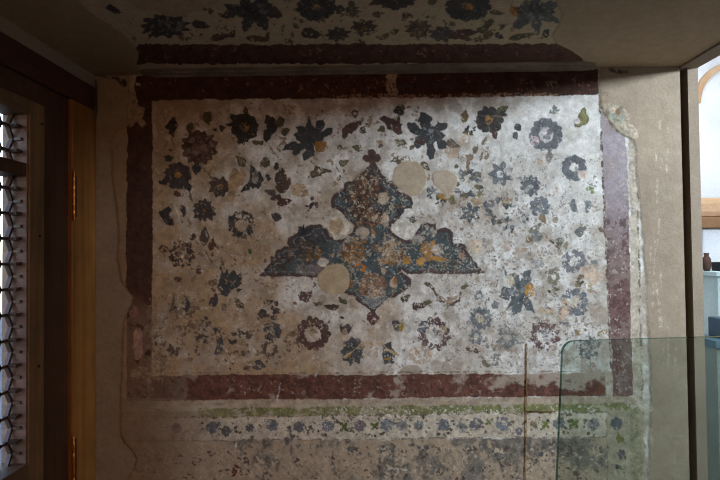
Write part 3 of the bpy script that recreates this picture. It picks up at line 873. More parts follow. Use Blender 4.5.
    c.speckle(600, 200, 634, 396, .16, (88, 62, 56), 3.0, 76, .75, mask=(c.pid == 5).astype(np.float32))
    c.speckle(600, 110, 634, 396, .07, (186, 172, 160), 1.8, 77, .7, mask=(c.pid == 5).astype(np.float32))
    E(622, 383, 6, 5, (122, 104, 100), wear=.3)
    S([(600, 104), (604, 200), (609, 330), (611, 372)], 1.3, (104, 86, 78), wear=.15)
    S([(152, 373), (330, 373), (606, 371)], .8, (140, 118, 98), wear=.35)
    # margin right of the band, thin ruled line
    s = c.win(612, 100, 660, 520, 0)
    c.poly([(628, 130), (638, 134), (640, 250), (644, 400), (645, 520), (634, 520), (634, 398), (631, 300)], (186, 172, 152), sm=0, wear=.08)
    S([(637, 140), (638.5, 240), (641, 350), (642, 400)], 1.0, (118, 104, 88), wear=.15)
    P([(606, 396), (613, 396), (612, 372), (607, 372)], (178, 164, 146), sm=0, wear=.1)
    for q_ in ((152, 374, 22, 9, (142, 120, 94)), (140, 390, 12, 12, (126, 102, 84)), (160, 362, 12, 10, (136, 116, 92)), (176, 388, 12, 9, (120, 98, 82)), (152, 330, 5, 26, (140, 120, 98))):
        E(q_[0], q_[1], q_[2], q_[3], q_[4], wear=.4, var=.9, rough=6, alpha=.85)
    D(158, 352, 12, 12, [(104, 88, 76), (118, 98, 80)], (3, 6), 140, alpha=.7)
    D(160, 392, 24, 14, [(96, 76, 64), (110, 88, 74)], (3, 7), 141, sq=.4, alpha=.7)
    # ---- below: pale strip, green strip, frieze of small flowers, dado
    c.poly([(118, 401), (320, 399.5), (500, 397.3), (634, 396.5), (634, 405), (320, 407.5), (118, 409)], (176, 158, 136), sm=0, wear=0, var=.5, pid=7)
    for (x0, x1, k_) in ((150, 640, 0),):
        c.poly([(150, 409), (320, 407), (500, 404.5), (632, 403.5), (632, 412), (500, 413.3), (320, 416), (150, 418)], (126, 126, 80), sm=0, wear=.16, var=.6, pid=7)
    s = c.win(118, 400, 640, 420, 0)
    gl = (sst(.54, .68, fbm(c.X[s], c.Y[s] * 2, 20, 4, 78, .7) + .2 * sst(240, 160, c.X[s])) * (np.abs(c.Y[s] - (410 - (c.X[s] - 320) * .0135)) < 6) * .85)[..., None]
    c.col[s] = c.col[s] * (1 - gl) + lin((184, 172, 150)) * gl
    c.poly([(118, 418), (320, 416), (500, 413.5), (612, 412.5), (612, 437), (500, 437.5), (320, 440), (118, 442)], (200, 186, 164), sm=0, wear=0, var=.5, pid=7)
    fl = fbm(c.X, c.Y, 30, 4, 79)
    s = c.win(118, 412, 300, 444, 0)
    fd = (sst(260, 170, c.X[s]) * .7 * (c.Y[s] > 409))[..., None]
    c.col[s] = c.col[s] * (1 - fd) + lin((150, 128, 104)) * (.7 + .6 * c.var[s][..., None]) * fd
    S([(150, 418), (320, 416), (500, 413.5), (612, 412.3)], 1.0, (120, 108, 84), wear=.25)
    S([(118, 441.5), (320, 439.6), (500, 437.6), (612, 437)], 1.1, (128, 116, 104), wear=.2)
    dk = [(72, 68, 66), (90, 84, 80)]
    for (x, y, col_, r_) in ((176, 428, MAROON, 5), (212, 427, (78, 82, 84), 6), (226, 431, CHAR, 5), (250, 428, CHAR, 4), (272, 425, (84, 90, 98), 6), (300, 427, (76, 70, 74), 6), (328, 426, (96, 104, 114), 6),
                             (343.6, 427, (84, 92, 44), 5), (360, 426, (112, 90, 96), 6), (375, 426, (92, 104, 56), 4.5), (387, 425, (98, 110, 124), 6.5), (419, 426, (100, 104, 104), 5), (444, 424.6, (96, 108, 122), 6),
                             (461, 427, (130, 132, 128), 5), (476, 424, (110, 98, 108), 6), (489, 422, (112, 122, 70), 4), (503.5, 424, (96, 108, 122), 6.5), (519, 431, (96, 92, 92), 4), (533, 425, (120, 92, 56), 4), (546, 424, (110, 120, 62), 5.5), (559, 423, (92, 100, 106), 6),
                             (574, 424, (112, 122, 66), 5.5), (594, 424, (126, 124, 120), 6), (402, 425, (128, 124, 116), 5)):
        if col_[1] > col_[0] + 6 and col_[2] < 80:
            F(x, y, r_, 4, col_, 'point', .6, wear=.08, sep=0)
        else:
            F(x, y, r_, 7, tuple(int(v * .65 + 56) for v in col_), 'round', .2, wear=.12, rough=.8, core=(206, 196, 176) if r_ > 6.2 else None, core_r=1.6)
        D(x, y, 11, 8, [(82, 78, 74), (112, 108, 92)], (1.6, 4), int(x), ring=.8)
    c.speckle(200, 415, 610, 438, .05, (92, 86, 80), 2.2, 80)
    # right end of the frieze, olive margin strip
    c.poly([(606, 412), (632, 410), (644, 410), (645, 530), (606, 530)], (168, 156, 132), sm=0, wear=0, var=.5, pid=7)
    c.poly([(630, 408), (641, 408), (643, 530), (631, 530)], (146, 140, 108), sm=0, wear=.35, var=.6, pid=7)
    F(617, 424, 6, 7, (86, 92, 98), wear=.12); L(620, 438, 10, 8, 250, (112, 116, 62)); D(621, 453, 6, 9, [(92, 78, 76), (84, 88, 92)], (3, 6), 81); D(620, 470, 6, 8, [(110, 112, 80), SLATE], (3, 6), 82)
    S([(606.5, 412), (607, 530)], 1.0, (124, 112, 98), wear=.2)
    # dado: grey ground worn to tan in curling plant shapes
    c.poly([(118, 442.5), (320, 440.5), (500, 438.3), (606, 437.6), (606, 530), (118, 530)], (124, 116, 104), sm=0, wear=0, var=.8, pid=8)
    s = c.win(110, 436, 612, 530, 0)
    X_, Y_ = c.X[s], c.Y[s]
    nz = fbm(X_, Y_ * .8, 22, 5, 83, .72)
    t = (sst(.38, .56, nz + .07 * np.clip((Y_ - 455) / 30, -1, 1) + .12 * sst(280, 180, X_)) * (c.pid[s] == 8))[..., None]
    c.col[s] = c.col[s] * (1 - t) + lin((178, 158, 132)) * (.75 + .5 * c.var[s])[..., None] * t
    r = random.Random(5)
    for bx in (255, 305, 340, 372, 396, 425, 460, 500, 545, 580):
        for i in range(9):
            a = math.radians(-90 + r.uniform(-60, 60))
            Ln = r.uniform(14, 30)
            x0, y0 = bx + r.uniform(-8, 8), 478 + r.uniform(-14, 6)
            x1, y1 = x0 + Ln * math.cos(a), max(443, y0 + Ln * math.sin(a))
            S([(x0, y0), ((x0 + x1) / 2 + r.uniform(-4, 4), (y0 + y1) / 2), (x1, y1)], r.uniform(1.2, 2.6),
              r.choice([(84, 78, 72), (98, 92, 86), (180, 158, 130), (150, 132, 108)]), wear=.35, alpha=.65)
    for i in range(26):
        x0, y0 = r.uniform(300, 604), r.uniform(442, 480)
        D(x0, y0, 7, 4, [(100, 96, 92), (112, 112, 110), (96, 86, 76), (186, 170, 146)], (2, 5), i + 100, alpha=.7)
    for w in ((292, 443), (420, 450), (540, 460), (556, 446), (595, 455), (388, 447), (350, 446)):
        D(w[0], w[1], 9, 10, [(84, 80, 76), (96, 94, 92)], (3, 7), int(w[0]), alpha=.75)
    c.speckle(118, 442, 606, 530, .06, (88, 74, 64), 2.6, 84)
    c.speckle(118, 442, 606, 530, .06, (198, 180, 154), 3.0, 85)
    D(236, 472, 6, 8, [(110, 54, 44)], (3, 6), 86)
    # lower left: bare smeared plaster
    s = c.win(110, 396, 240, 530, 0)
    X_, Y_ = c.X[s], c.Y[s]
    a = (sst(210, 150, X_ + 30 * (fbm(X_, Y_, 18, 3, 87) - .5)) * .8 * (Y_ > 398))[..., None]
    c.col[s] = c.col[s] * (1 - a) + lin((136, 114, 92)) * (.75 + .5 * fbm(X_, Y_, 9, 3, 88)[..., None]) * a
    S([(146, 441), (148, 530)], 1.0, (150, 134, 112), wear=.2)
    # ---- top band
    tb = [(137, 76), (150, 74), (300, 72), (598, 69.5), (599, 92), (596, 95), (470, 97), (300, 98.5), (160, 100.5), (150, 102), (139, 104), (136, 98), (134, 88)]
    c.poly(tb, (74, 47, 33), rough=.8, sm=0, wear=0, var=.7, pid=2)
    c.poly([(386, 72), (398, 72), (395, 82), (401, 96), (391, 97), (386, 88)], (172, 146, 118), wear=.08)
    c.speckle(140, 74, 598, 97, .05, (140, 92, 74), 2.6, 89)
    c.speckle(340, 78, 598, 97, .05, (70, 62, 60), 4, 90)
    c.poly([(330, 93), (420, 94.5), (500, 93), (560, 93.5), (560, 96), (420, 97.5), (330, 98)], (150, 116, 92), wear=.45)
    E(552, 84, 6, 4, (132, 110, 98), wear=.4)
    # cool pigments pulled to grey, offsetting the bluish daylight
    lum = c.col.mean(-1, keepdims=True)
    cool = (c.col[..., 2] > c.col[..., 0] * .96) & (c.pid != 6) & (c.pid != 5)
    c.col[:] = np.where(cool[..., None], c.col * .35 + lum * np.array([1.0, 1.0, .97], np.float32) * .65, c.col)
    # ---- plain plaster either side, with ragged edges of the older coat
    n4 = fbm(X, Y, 40, 5, 91)
    ed = 2.4 * (fbm(X, Y, 10, 3, 92) - .5) * 2
    ly = np.array([60, 92, 126, 129, 140, 174, 207, 234, 260, 280, 290, 297, 304, 312, 322, 375, 412, 436, 442, 450, 459, 468, 476, 490, 530], float)
    lx = np.array([129, 129, 128, 118, 112, 112, 117, 119, 118, 121, 128, 134, 132, 128, 124, 122, 121, 121, 124, 133, 137, 135, 129, 126, 124], float)
    left = (np.interp(Y, ly, lx) + ed * .5) - X
    ry = np.array([60, 100, 104, 112, 126, 135, 140, 150, 170, 220, 300, 330, 400, 470, 530], float)
    rx = np.array([598, 599, 600, 604, 611, 622, 632, 636, 636, 641, 646, 648, 650, 648, 648], float)
    right = X - (np.interp(Y, ry, rx) + ed * .7)
    top = (np.interp(X, [95, 140, 600, 690], [76, 73.5, 68.5, 68]) - Y)
    for m, cc, hh in ((left, (150, 134, 114), -.0022), (right, (161, 143, 121), .0025)):
        a = np.clip(.5 + m / 1.6, 0, 1)[..., None]
        base = lin(cc) * (.74 + .34 * n4 + .2 * c.var)[..., None]
        c.col[:] = c.col * (1 - a) + base * a
        c.pid[m > 0] = 0
        c.h += hh * sst(-1.5, 2.5, m)
        rim = np.exp(-((m - .5) / 1.1) ** 2)[..., None] * .45 * sst(.3, .6, c.wear)[..., None]  # rim tint paints a shadow line on the left edge, pale on the right
        c.col[:] = c.col * (1 - rim) + lin((120, 100, 80) if cc[0] < 160 else (206, 194, 176)) * rim
    m = np.clip(.5 + top / 1.5, 0, 1)[..., None]
    c.col[:] = c.col * (1 - m) + lin((150, 134, 114)) * m
    c.pid[(top > 0)] = 0
    S([(90, 73), (104, 75.5), (114, 78), (124, 84)], 3.4, (84, 72, 58), wear=.25)
    E(123, 83, 4, 3.5, (70, 60, 50), wear=.2)
    # strip of older coat between ragged edge and red band at the left
    a = ((left < 0) & (X < 127) & (c.pid == 1))
    c.col[a] = c.col[a] * .4 + lin((146, 126, 104)) * .6
    P([(129.5, 92), (134, 92), (138, 106), (144, 108), (143, 118), (146, 124), (142, 127), (137, 122), (129.5, 128)], (158, 138, 114), wear=0, sm=0)
    E(139, 84, 2.4, 2.2, (196, 186, 166), wear=.3)
    # plaster lump with traces of green at the upper right corner
    P([(600, 109), (602, 101), (606, 105), (611, 103), (617, 107), (623, 105), (626, 112), (631, 116), (629, 124), (638, 132), (637, 140), (630, 137), (622, 136), (614, 129), (607, 120)], (178, 162, 140), wear=.08, h=.0005, var=.9, sm=0)
    P([(606, 112), (613, 115), (620, 107), (624, 113), (626, 124), (618, 123), (611, 119)], (150, 156, 138), wear=.35)
    L(618, 112, 7, 5, 60, (136, 104, 78), wear=.2)
    P([(598, 92), (604, 88), (610, 96), (604, 106), (600, 108)], (158, 138, 114), wear=.1)
    E(617, 71.5, 10, 2, (96, 84, 70), 5, wear=.1)
    # hairlines and trowel marks in the new plaster
    r = random.Random(12)
    for i in range(16):
        x0 = r.uniform(650, 676); y0 = r.uniform(110, 470)
        S([(x0, y0), (x0 + r.uniform(-3, 3), y0 + r.uniform(14, 50))], .8, (196, 180, 156), wear=.45, alpha=.6)
    S([(655, 150), (659, 230), (654, 260), (660, 330)], .9, (198, 182, 160), wear=.35, alpha=.6)
    # scratches across the whole painting
    r = random.Random(99)
    for i in range(70):
        x0, y0 = r.uniform(155, 600), r.uniform(102, 470)
        a = r.choice([r.uniform(-20, 20), r.uniform(60, 120), r.uniform(30, 60)])
        Ln = r.uniform(8, 30)
        S([(x0, y0), (x0 + Ln * math.cos(math.radians(a)), y0 + Ln * math.sin(math.radians(a)))], .7, r.choice([(226, 220, 208), (128, 108, 88)]), wear=.4, alpha=.55)


def paint_ceiling(c):
    X, Y = c.X, c.Y
    n1, n2 = fbm(X, Y, 60, 5, 121), fbm(X, Y, 12, 4, 122, .65)
    c.col[:] = lin((176, 158, 130)) * (.78 + .3 * n1 + .2 * n2)[..., None]
    c.h += .002 * (n1 - .5) + .001 * (n2 - .5)
    c.speckle(90, -20, 575, 45, .05, (120, 102, 80), 3, 123)
    L, F, E, P, S, D = c.leaf, c.flower, c.ell, c.poly, c.stroke, c.dabs
    DK = (66, 64, 64)
    F(165, 26, 25, 11, DK, 'point', .22, sq=.5, wear=.05); D(167, 25, 17, 22, [(112, 112, 112), (58, 58, 60), (90, 92, 96)], (4, 9), 1, sq=.45)
    L(151, 36, 10, 6, 120, DK); L(201, 25, 19, 9, 10, DK); L(114, 10, 18, 7, 20, DK, wear=.15); L(140, 6, 14, 4, 10, (96, 84, 66), wear=.3)
    for w in ((236, 10, 26, 12, 200), (246, 3, 22, 14, 240), (262, 2, 24, 14, 300), (272, 12, 22, 13, 20), (262, 22, 22, 13, 60), (247, 24, 18, 11, 110), (228, 15, 20, 7, 170), (254, 12, 26, 20, 0), (266, 8, 16, 12, 330)):
        L(*w, SLATE if w[4] % 40 else DK, wear=.04, serr=.12)
    D(254, 12, 14, 14, [(104, 108, 112), (54, 54, 58)], (4, 9), 2, sq=.6); L(276, 12, 10, 8, 30, MAROON)
    L(221, 37, 22, 8, 350, (84, 68, 54)); L(233, 33, 9, 5, 300, (84, 68, 54)); L(258, 39, 24, 7, 5, (98, 80, 60)); L(268, 36, 8, 4, 290, (98, 80, 60)); E(201, 36, 3, 2, BROWN)
    F(316, 7, 20, 13, (66, 64, 64), 'round', .12, sq=.68, wear=.03, core=OCHRE, core_r=5, sep=.6)
    D(347, 9, 10, 14, [(92, 84, 72), (70, 66, 62)], (4, 8), 3, sq=.6)
    L(312, 33.5, 20, 11, 10, (72, 58, 54)); L(296, 27, 9, 5, 30, OLIVE); F(338, 34.5, 12, 9, (80, 72, 66), 'point', .25, sq=.62, wear=.06); F(364, 28, 13, 9, (84, 70, 60), 'point', .25, sq=.68, wear=.12, core=(120, 98, 70), core_r=2.5)
    L(379, 14, 14, 5, 355, (110, 98, 76), edge=((72, 64, 54), 1.3)); L(408, 16, 14, 6, 10, (100, 84, 66)); L(395, 32, 10, 6, 330, OLIVE)
    F(418, 29, 14, 10, (92, 76, 62), 'point', .28, sq=.7, wear=.12); D(418, 29, 10, 10, [(120, 100, 76), (78, 66, 58)], (3, 6), 4, sq=.6)
    F(395, -1, 21, 12, DK, 'round', .14, sq=.5, wear=.04, core=OCHRE, core_r=4); L(433, 2, 11, 6, 330, OLIVE); L(352, 9, 8, 5, 10, OLIVE)
    F(468, 7, 23, 11, (68, 66, 66), 'round', .13, sq=.62, wear=.03, core=OCHRE, core_r=5.5, sep=.6)
    F(442, 34, 13, 8, (80, 76, 74), 'point', .25, sq=.6, wear=.08); L(465, 34, 30, 10, 352, (84, 60, 54)); L(488, 24, 16, 7, 310, OLIVE); L(480, 30, 10, 6, 200, OLIVE); L(497, 13, 14, 6, 10, OLIVE); L(490, 34, 16, 8, 320, (96, 88, 62)); L(500, 36, 10, 6, 20, DK)
    for w in ((522, 22, 26, 11, 150), (536, 24, 22, 12, 80), (548, 17, 26, 11, 20), (550, 6, 26, 10, 345), (536, 0, 20, 12, 290), (532, 12, 30, 22, 0), (522, 16, 18, 10, 200)):
        L(*w, (84, 92, 98), wear=.05, serr=.1)
    D(538, 12, 14, 12, [(112, 122, 128), (66, 72, 78)], (4, 9), 5, sq=.6); E(514, 11, 6, 5, (164, 108, 52), wear=.1); E(519, 10, 5, 4, MAROON, wear=.2)
    L(527, 35, 28, 6, 350, (100, 92, 66)); L(547, 33, 11, 8, 300, DK); L(468, 39, 10, 4, 10, BROWN); L(515, 39, 12, 4, 0, OLIVE); L(376, 3, 10, 4, 0, BROWN)
    for i, (x, y) in enumerate(((290, 40), (325, 22), (385, 38), (432, 18), (450, 22), (505, 28), (182, 37), (205, 12), (300, 18), (360, 42), (480, 40))):
        D(x, y, 6, 4, [(112, 92, 70), (90, 80, 64)], (3, 6), i + 10, sq=.6)
    # repair near the left, and the bare plaster round the painting
    E(0, 0, .1, .1, TAN)
    P([(112, -16), (121, -2), (140, 8), (165, 15), (182, 16), (204, 9), (222, 1), (232, -16)], (168, 146, 116), wear=0, var=.2, pid=3, h=.0015, soft=1.5)
    P([(139, 44.5), (300, 44.5), (545, 43.5), (564, 44), (576, 50), (583, 60), (583, 64), (137, 64), (134, 52)], (80, 50, 36), sm=0, wear=0, var=.7, pid=2)
    c.speckle(140, 44, 578, 62, .06, (140, 96, 80), 2.6, 124)
    c.speckle(140, 44, 578, 62, .08, (72, 48, 46), 4, 125)
    lum = c.col.mean(-1, keepdims=True)
    cool = c.col[..., 2] > c.col[..., 0] * .9
    c.col[:] = np.where(cool[..., None], c.col * .3 + lum * np.array([1.04, 1.0, .94], np.float32) * .7, c.col)
    ed = 3 * (fbm(X, Y, 12, 3, 126) - .5) * 2
    lft = np.interp(Y, [-40, -12, 0, 12, 24, 38, 46, 52, 64], [40, 66, 78, 92, 112, 130, 136, 138, 136]) + ed - X
    rgt = X - (np.interp(Y, [-40, 0, 12, 22, 36, 43, 48, 54, 60, 64], [556, 556, 562, 560, 553, 556, 566, 576, 584, 586]) + ed)
    for m, cc in ((lft, (158, 138, 110)), (rgt, (164, 142, 114))):
        a = np.clip(.5 + m / 1.6, 0, 1)[..., None]
        c.col[:] = c.col * (1 - a) + lin(cc) * (.78 + .3 * n1 + .14 * c.var)[..., None] * a
        c.pid[m > 0] = 0
        c.h += .003 * sst(-1.5, 2.5, m)
        rim = np.exp(-((m - .5) / 1.2) ** 2)[..., None] * .4
        c.col[:] = c.col * (1 - rim) + lin((126, 104, 78)) * rim
    S([(90, 74), (112, 78), (122, 84)], 2, (96, 84, 66), wear=.2)


def grid_parts(P0, U, V, nu, nv, normal, canvas_fn, seed, names, mat):
    """Cut one dense painted grid into part meshes. P0 + u*U + v*V; relief is pushed along normal."""
    u, v = np.meshgrid(np.linspace(0, 1, nu), np.linspace(0, 1, nv))
    XYZ = np.array(P0)[None, None] + u[..., None] * np.array(U) + v[..., None] * np.array(V)
    px, py = to_px(XYZ[..., 0], XYZ[..., 1], XYZ[..., 2])
    c = Canvas(px, py, seed)
    canvas_fn(c)
    XYZ = XYZ + c.h[..., None] * np.array(normal)
    fp = c.pid[:-1, :-1]
    ids = np.arange(nu * nv).reshape(nv, nu)
    quads = np.stack([ids[:-1, :-1], ids[:-1, 1:], ids[1:, 1:], ids[1:, :-1]], -1)
    flat, colf = XYZ.reshape(-1, 3), np.clip(c.col.reshape(-1, 3), 0.004, 0.92)
    out = {}
    for pid, (name, parent) in names.items():
        q = quads[fp == pid]
        if not len(q):
            continue
        used, inv = np.unique(q.ravel(), return_inverse=True)
        vs = flat[used]
        off = np.zeros(3)
        if parent is not None:
            off = np.array(parent.location)
        me = bpy.data.meshes.new(name)
        me.vertices.add(len(vs))
        me.vertices.foreach_set('co', (vs - off).astype(np.float32).ravel())
        nq = len(q)
        me.loops.add(nq * 4)
        me.loops.foreach_set('vertex_index', inv.astype(np.int32).ravel())
        me.polygons.add(nq)
        me.polygons.foreach_set('loop_start', np.arange(0, nq * 4, 4, dtype=np.int32))
        me.polygons.foreach_set('use_smooth', np.ones(nq, bool))
        me.update(calc_edges=True)
        at = me.color_attributes.new('pigment', 'FLOAT_COLOR', 'POINT')
        rg = np.ones((len(vs), 4), np.float32)
        rg[:, :3] = colf[used]
        at.data.foreach_set('color', rg.ravel())
        me.validate()
        o = bpy.data.objects.new(name, me)
        me.materials.append(mat)
        COL.objects.link(o)
        if parent is not None:
            o.parent = parent
        out[pid] = o
    return out


# the painted wall
fresco = empty('wall_fresco', (0, WALL_Y, 0.85), 'faded floral fresco with a dark central medallion and red borders on the back wall', 'mural')
zt, zb = CEIL_Z + 0.002, on_y(360, 506).z
parts = {0: ('wall_back', None), 1: ('painted_field', fresco), 2: ('border_band', fresco), 3: ('border_band', fresco), 4: ('border_band', fresco), 5: ('border_band', fresco),
         6: ('central_medallion', fresco), 7: ('flower_frieze', fresco), 8: ('dado_panel', fresco)}
for k in range(10, 14):
    parts[k] = ('plaster_patch', fresco)
nu = 1150
nv = int(nu * (zt - zb) / (X_R - X_L))
made = grid_parts((X_L, WALL_Y, zt), (X_R - X_L, 0, 0), (0, 0, zb - zt), nu, nv, (0, -1, 0), paint_wall, 200, parts, M_FRESCO)
for pid, lab in ((1, 'cream painted field of scattered dark and blue-grey flowers'), (2, 'dark red border band along the top of the fresco'), (3, 'dark red border band down the left side'),
                 (4, 'worn red border band along the bottom'), (5, 'violet-red border band down the right side'), (6, 'slate blue cross-shaped medallion with russet and orange ornament'),
                 (7, 'pale frieze strip of small flowers under a green line'), (8, 'grey worn dado panel below the frieze'), (10, 'round beige plaster fill right of the medallion top'),
                 (11, 'smaller beige plaster fill at the far right of the two'), (12, 'round tan plaster fill under the left wing of the medallion'), (13, 'small grey-beige fill on the bottom red band')):
    if pid in made:
        made[pid]['label'] = lab
wall_back = made[0]
wall_back['kind'] = 'structure'
wall_back['label'] = 'bare beige plaster of the back wall either side of the fresco'

# masonry behind and below the painted coat
bm = bmesh.new()
add_box(bm, (X_L - 0.10, WALL_Y + 0.012, 0), (X_R, WALL_Y + 0.25, CEIL_Z + 0.4))
add_box(bm, (X_L, WALL_Y - 0.001, 0), (X_R, WALL_Y + 0.012, zb + 0.004))
t = obj('wall_back_core', bm, M_PLASTER)
props(t, 'plain plaster lower part of the back wall', None, None, 'structure')

# ---- ceiling
Y_NEAR = 1.25
ceil_paint = empty('ceiling_painting', (0, 1.9, CEIL_Z), 'dark floral painting with a red edge band on the low ceiling', 'mural')
cparts = {0: ('ceiling', None), 1: ('painted_field', ceil_paint), 2: ('border_band', ceil_paint), 3: ('plaster_patch', ceil_paint)}
cm = grid_parts((X_L, WALL_Y, CEIL_Z), (X_R - X_L, 0, 0), (0, Y_NEAR - WALL_Y, 0), 760, 360, (0, 0, -1), paint_ceiling, 300, cparts, M_FRESCO)
cm[0]['kind'] = 'structure'
cm[0]['label'] = 'bare brown plaster of the ceiling around its painting'
t = box('ceiling_slab', (X_L - 0.11, -1.6, CEIL_Z + 0.004), (X_R + 0.0, WALL_Y + 0.012, CEIL_Z + 0.3), M_CEIL)
props(t, None, None, None, 'structure')
t = box('ceiling_near', (X_L - 0.02, -1.6, CEIL_Z - 0.001), (X_R + 0.0, Y_NEAR + 0.002, CEIL_Z + 0.004), M_CEIL)
props(t, None, None, None, 'structure')

# cornice between wall and ceiling: a shallow two-step cove
cz = EYE.z + 0.795
prof = [(WALL_Y + 0.004, cz - 0.002), (WALL_Y - 0.012, cz), (WALL_Y - 0.018, cz + 0.004), (WALL_Y - 0.045, cz + 0.005), (WALL_Y - 0.05, cz + 0.009), (WALL_Y - 0.078, cz + 0.0105), (WALL_Y - 0.082, CEIL_Z + 0.001), (WALL_Y + 0.004, CEIL_Z + 0.001)]
bm = bmesh.new()
xa, xb = on_y(142, 70).x, on_y(598, 70).x
n = 60
rings = []
for i in range(n + 1):
    x = xa + (xb - xa) * i / n
    j = 0.0016 * math.sin(i * 1.7) + 0.001 * math.sin(i * 4.1)
    k = min(1, min(i, n - i) / 2 + 0.15)
    rings.append([bm.verts.new((x, WALL_Y + 0.004 + (p[0] - WALL_Y - 0.004) * (.6 + .4 * k), CEIL_Z + 0.001 + (p[1] - CEIL_Z - 0.001) * k + (j * .6 if 0 < q < 6 else 0)))
                  for q, p in enumerate(prof)])
for a, b in zip(rings, rings[1:]):
    for q in range(len(prof)):
        bm.faces.new((a[q], b[q], b[(q + 1) % len(prof)], a[(q + 1) % len(prof)]))
bm.faces.new(rings[0]); bm.faces.new(rings[-1][::-1])
t = obj('trim_1', bm, plaster_mat('grey_moulding', (112, 98, 84), (146, 130, 112), 9, .4))
props(t, 'thin grey plaster moulding between the painted wall and ceiling', None, None, 'structure')

# ------------------------------------------------------------------ left side: wooden window with a lattice
ZE = EYE.z


def dl(px):                                     # distance along the left wall for an image column at eye height
    return on_x(px, 250, X_L).y


y_post0, y_case0, y_sash0, y_lat1 = dl(71), dl(45.5), dl(31), dl(31) - .006
z_beam1, z_beam0 = ZE + .752, ZE + .648
z_st, z_lt, z_m1, z_m0, z_lb = ZE + .570, ZE + .515, ZE + .338, ZE + .290, ZE - .738
y_lat0 = y_lat1 - 0.95                          # the lattice runs on out of the frame
y_sash_near = y_lat0 - (y_case0 - y_lat1)
y_case_near = y_sash_near - (y_post0 - y_case0)
T = 0.11                                        # wall thickness
z_sb = z_lb - 0.28

# wall around the window
bm = bmesh.new()
y_far_end = WALL_Y + 0.012
add_box(bm, (X_L - T, -1.6, z_beam1), (X_L, y_far_end, CEIL_Z + 0.004))
add_box(bm, (X_L - T, -1.6, 0), (X_L, y_case_near - .19, z_beam1))
add_box(bm, (X_L - T, y_case_near - .19, 0), (X_L - 0.012, WALL_Y, z_sb - 0.06))
t = obj('wall_left', bm, M_PLASTER)
props(t, 'plaster of the left wall above and around the lattice window', None, None, 'structure')

win = empty('window_1', (X_L, (y_lat0 + y_lat1) / 2, z_sb), 'tall wooden window with a honeycomb lattice in the left wall', None, None, 'structure')
ph = WALL_Y - 0.002
box('frame_post', (X_L - T, y_post0, z_sb - .06), (X_L + .004, ph, z_beam0), M_POST, win, .004)
box('frame_post', (X_L - T, y_case_near - .19, z_sb - .06), (X_L + .004, y_case_near, z_beam0), M_POST, win, .004)
box('frame_head', (X_L - T, y_case_near - .19, z_beam0), (X_L + .006, ph, z_beam1 - .002), M_RED, win, .004)
box('frame_sill', (X_L - T, y_case_near, z_sb - .06), (X_L + .03, y_post0, z_sb), M_RED, win, .004)
# casing: recessed dark boards round the sash
bm = bmesh.new()
cx0, cx1 = X_L - .09, X_L - .012
add_box(bm, (cx0, y_case0 + .001, z_sb), (cx1, y_post0 - .001, z_beam0 - .001), .003)
add_box(bm, (cx0, y_case_near + .001, z_sb), (cx1, y_sash_near - .001, z_beam0 - .001), .003)
add_box(bm, (cx0, y_sash_near - .001, z_st + .001), (cx1, y_case0 + .001, z_beam0 - .001), .003)
obj('casing', bm, M_DARK, win)
# sash
sx0, sx1 = X_L - .104, X_L - .004
st = box('sash_stile', (sx0, y_sash0, z_sb), (sx1, y_case0, z_st), M_SASH, win, .003)
box('sash_reveal', (sx0 + .002, y_sash0 - .006, z_lb), (sx1 - .008, y_sash0 + .001, z_lt), M_REVEAL, win, .002)
box('sash_stile', (sx0, y_sash_near, z_sb), (sx1, y_lat0, z_st), M_SASH, win, .003)
box('sash_rail', (sx0, y_lat0, z_lt), (sx1 - .001, y_sash0, z_st - .001), M_SASHH, win, .003)
box('sash_rail', (sx0, y_lat0, z_m0), (sx1 - .010, y_sash0, z_m1), M_DARK, win, .003)
box('sash_rail', (sx0, y_lat0, z_sb), (sx1 - .001, y_sash0, z_lb), M_SASHH, win, .003)
# nail heads
for (py_, pz_) in ((dl(42.5), 124), (dl(40.5), 236), (dl(40), 365)):
    z_ = on_x(42, pz_, sx1).z
    bm = bmesh.new()
    add_tube(bm, [(sx1 - .001, py_, z_), (sx1 + .0035, py_, z_)], .005, 10)
    o = obj('nail_head', bm, M_BLACKISH, win)


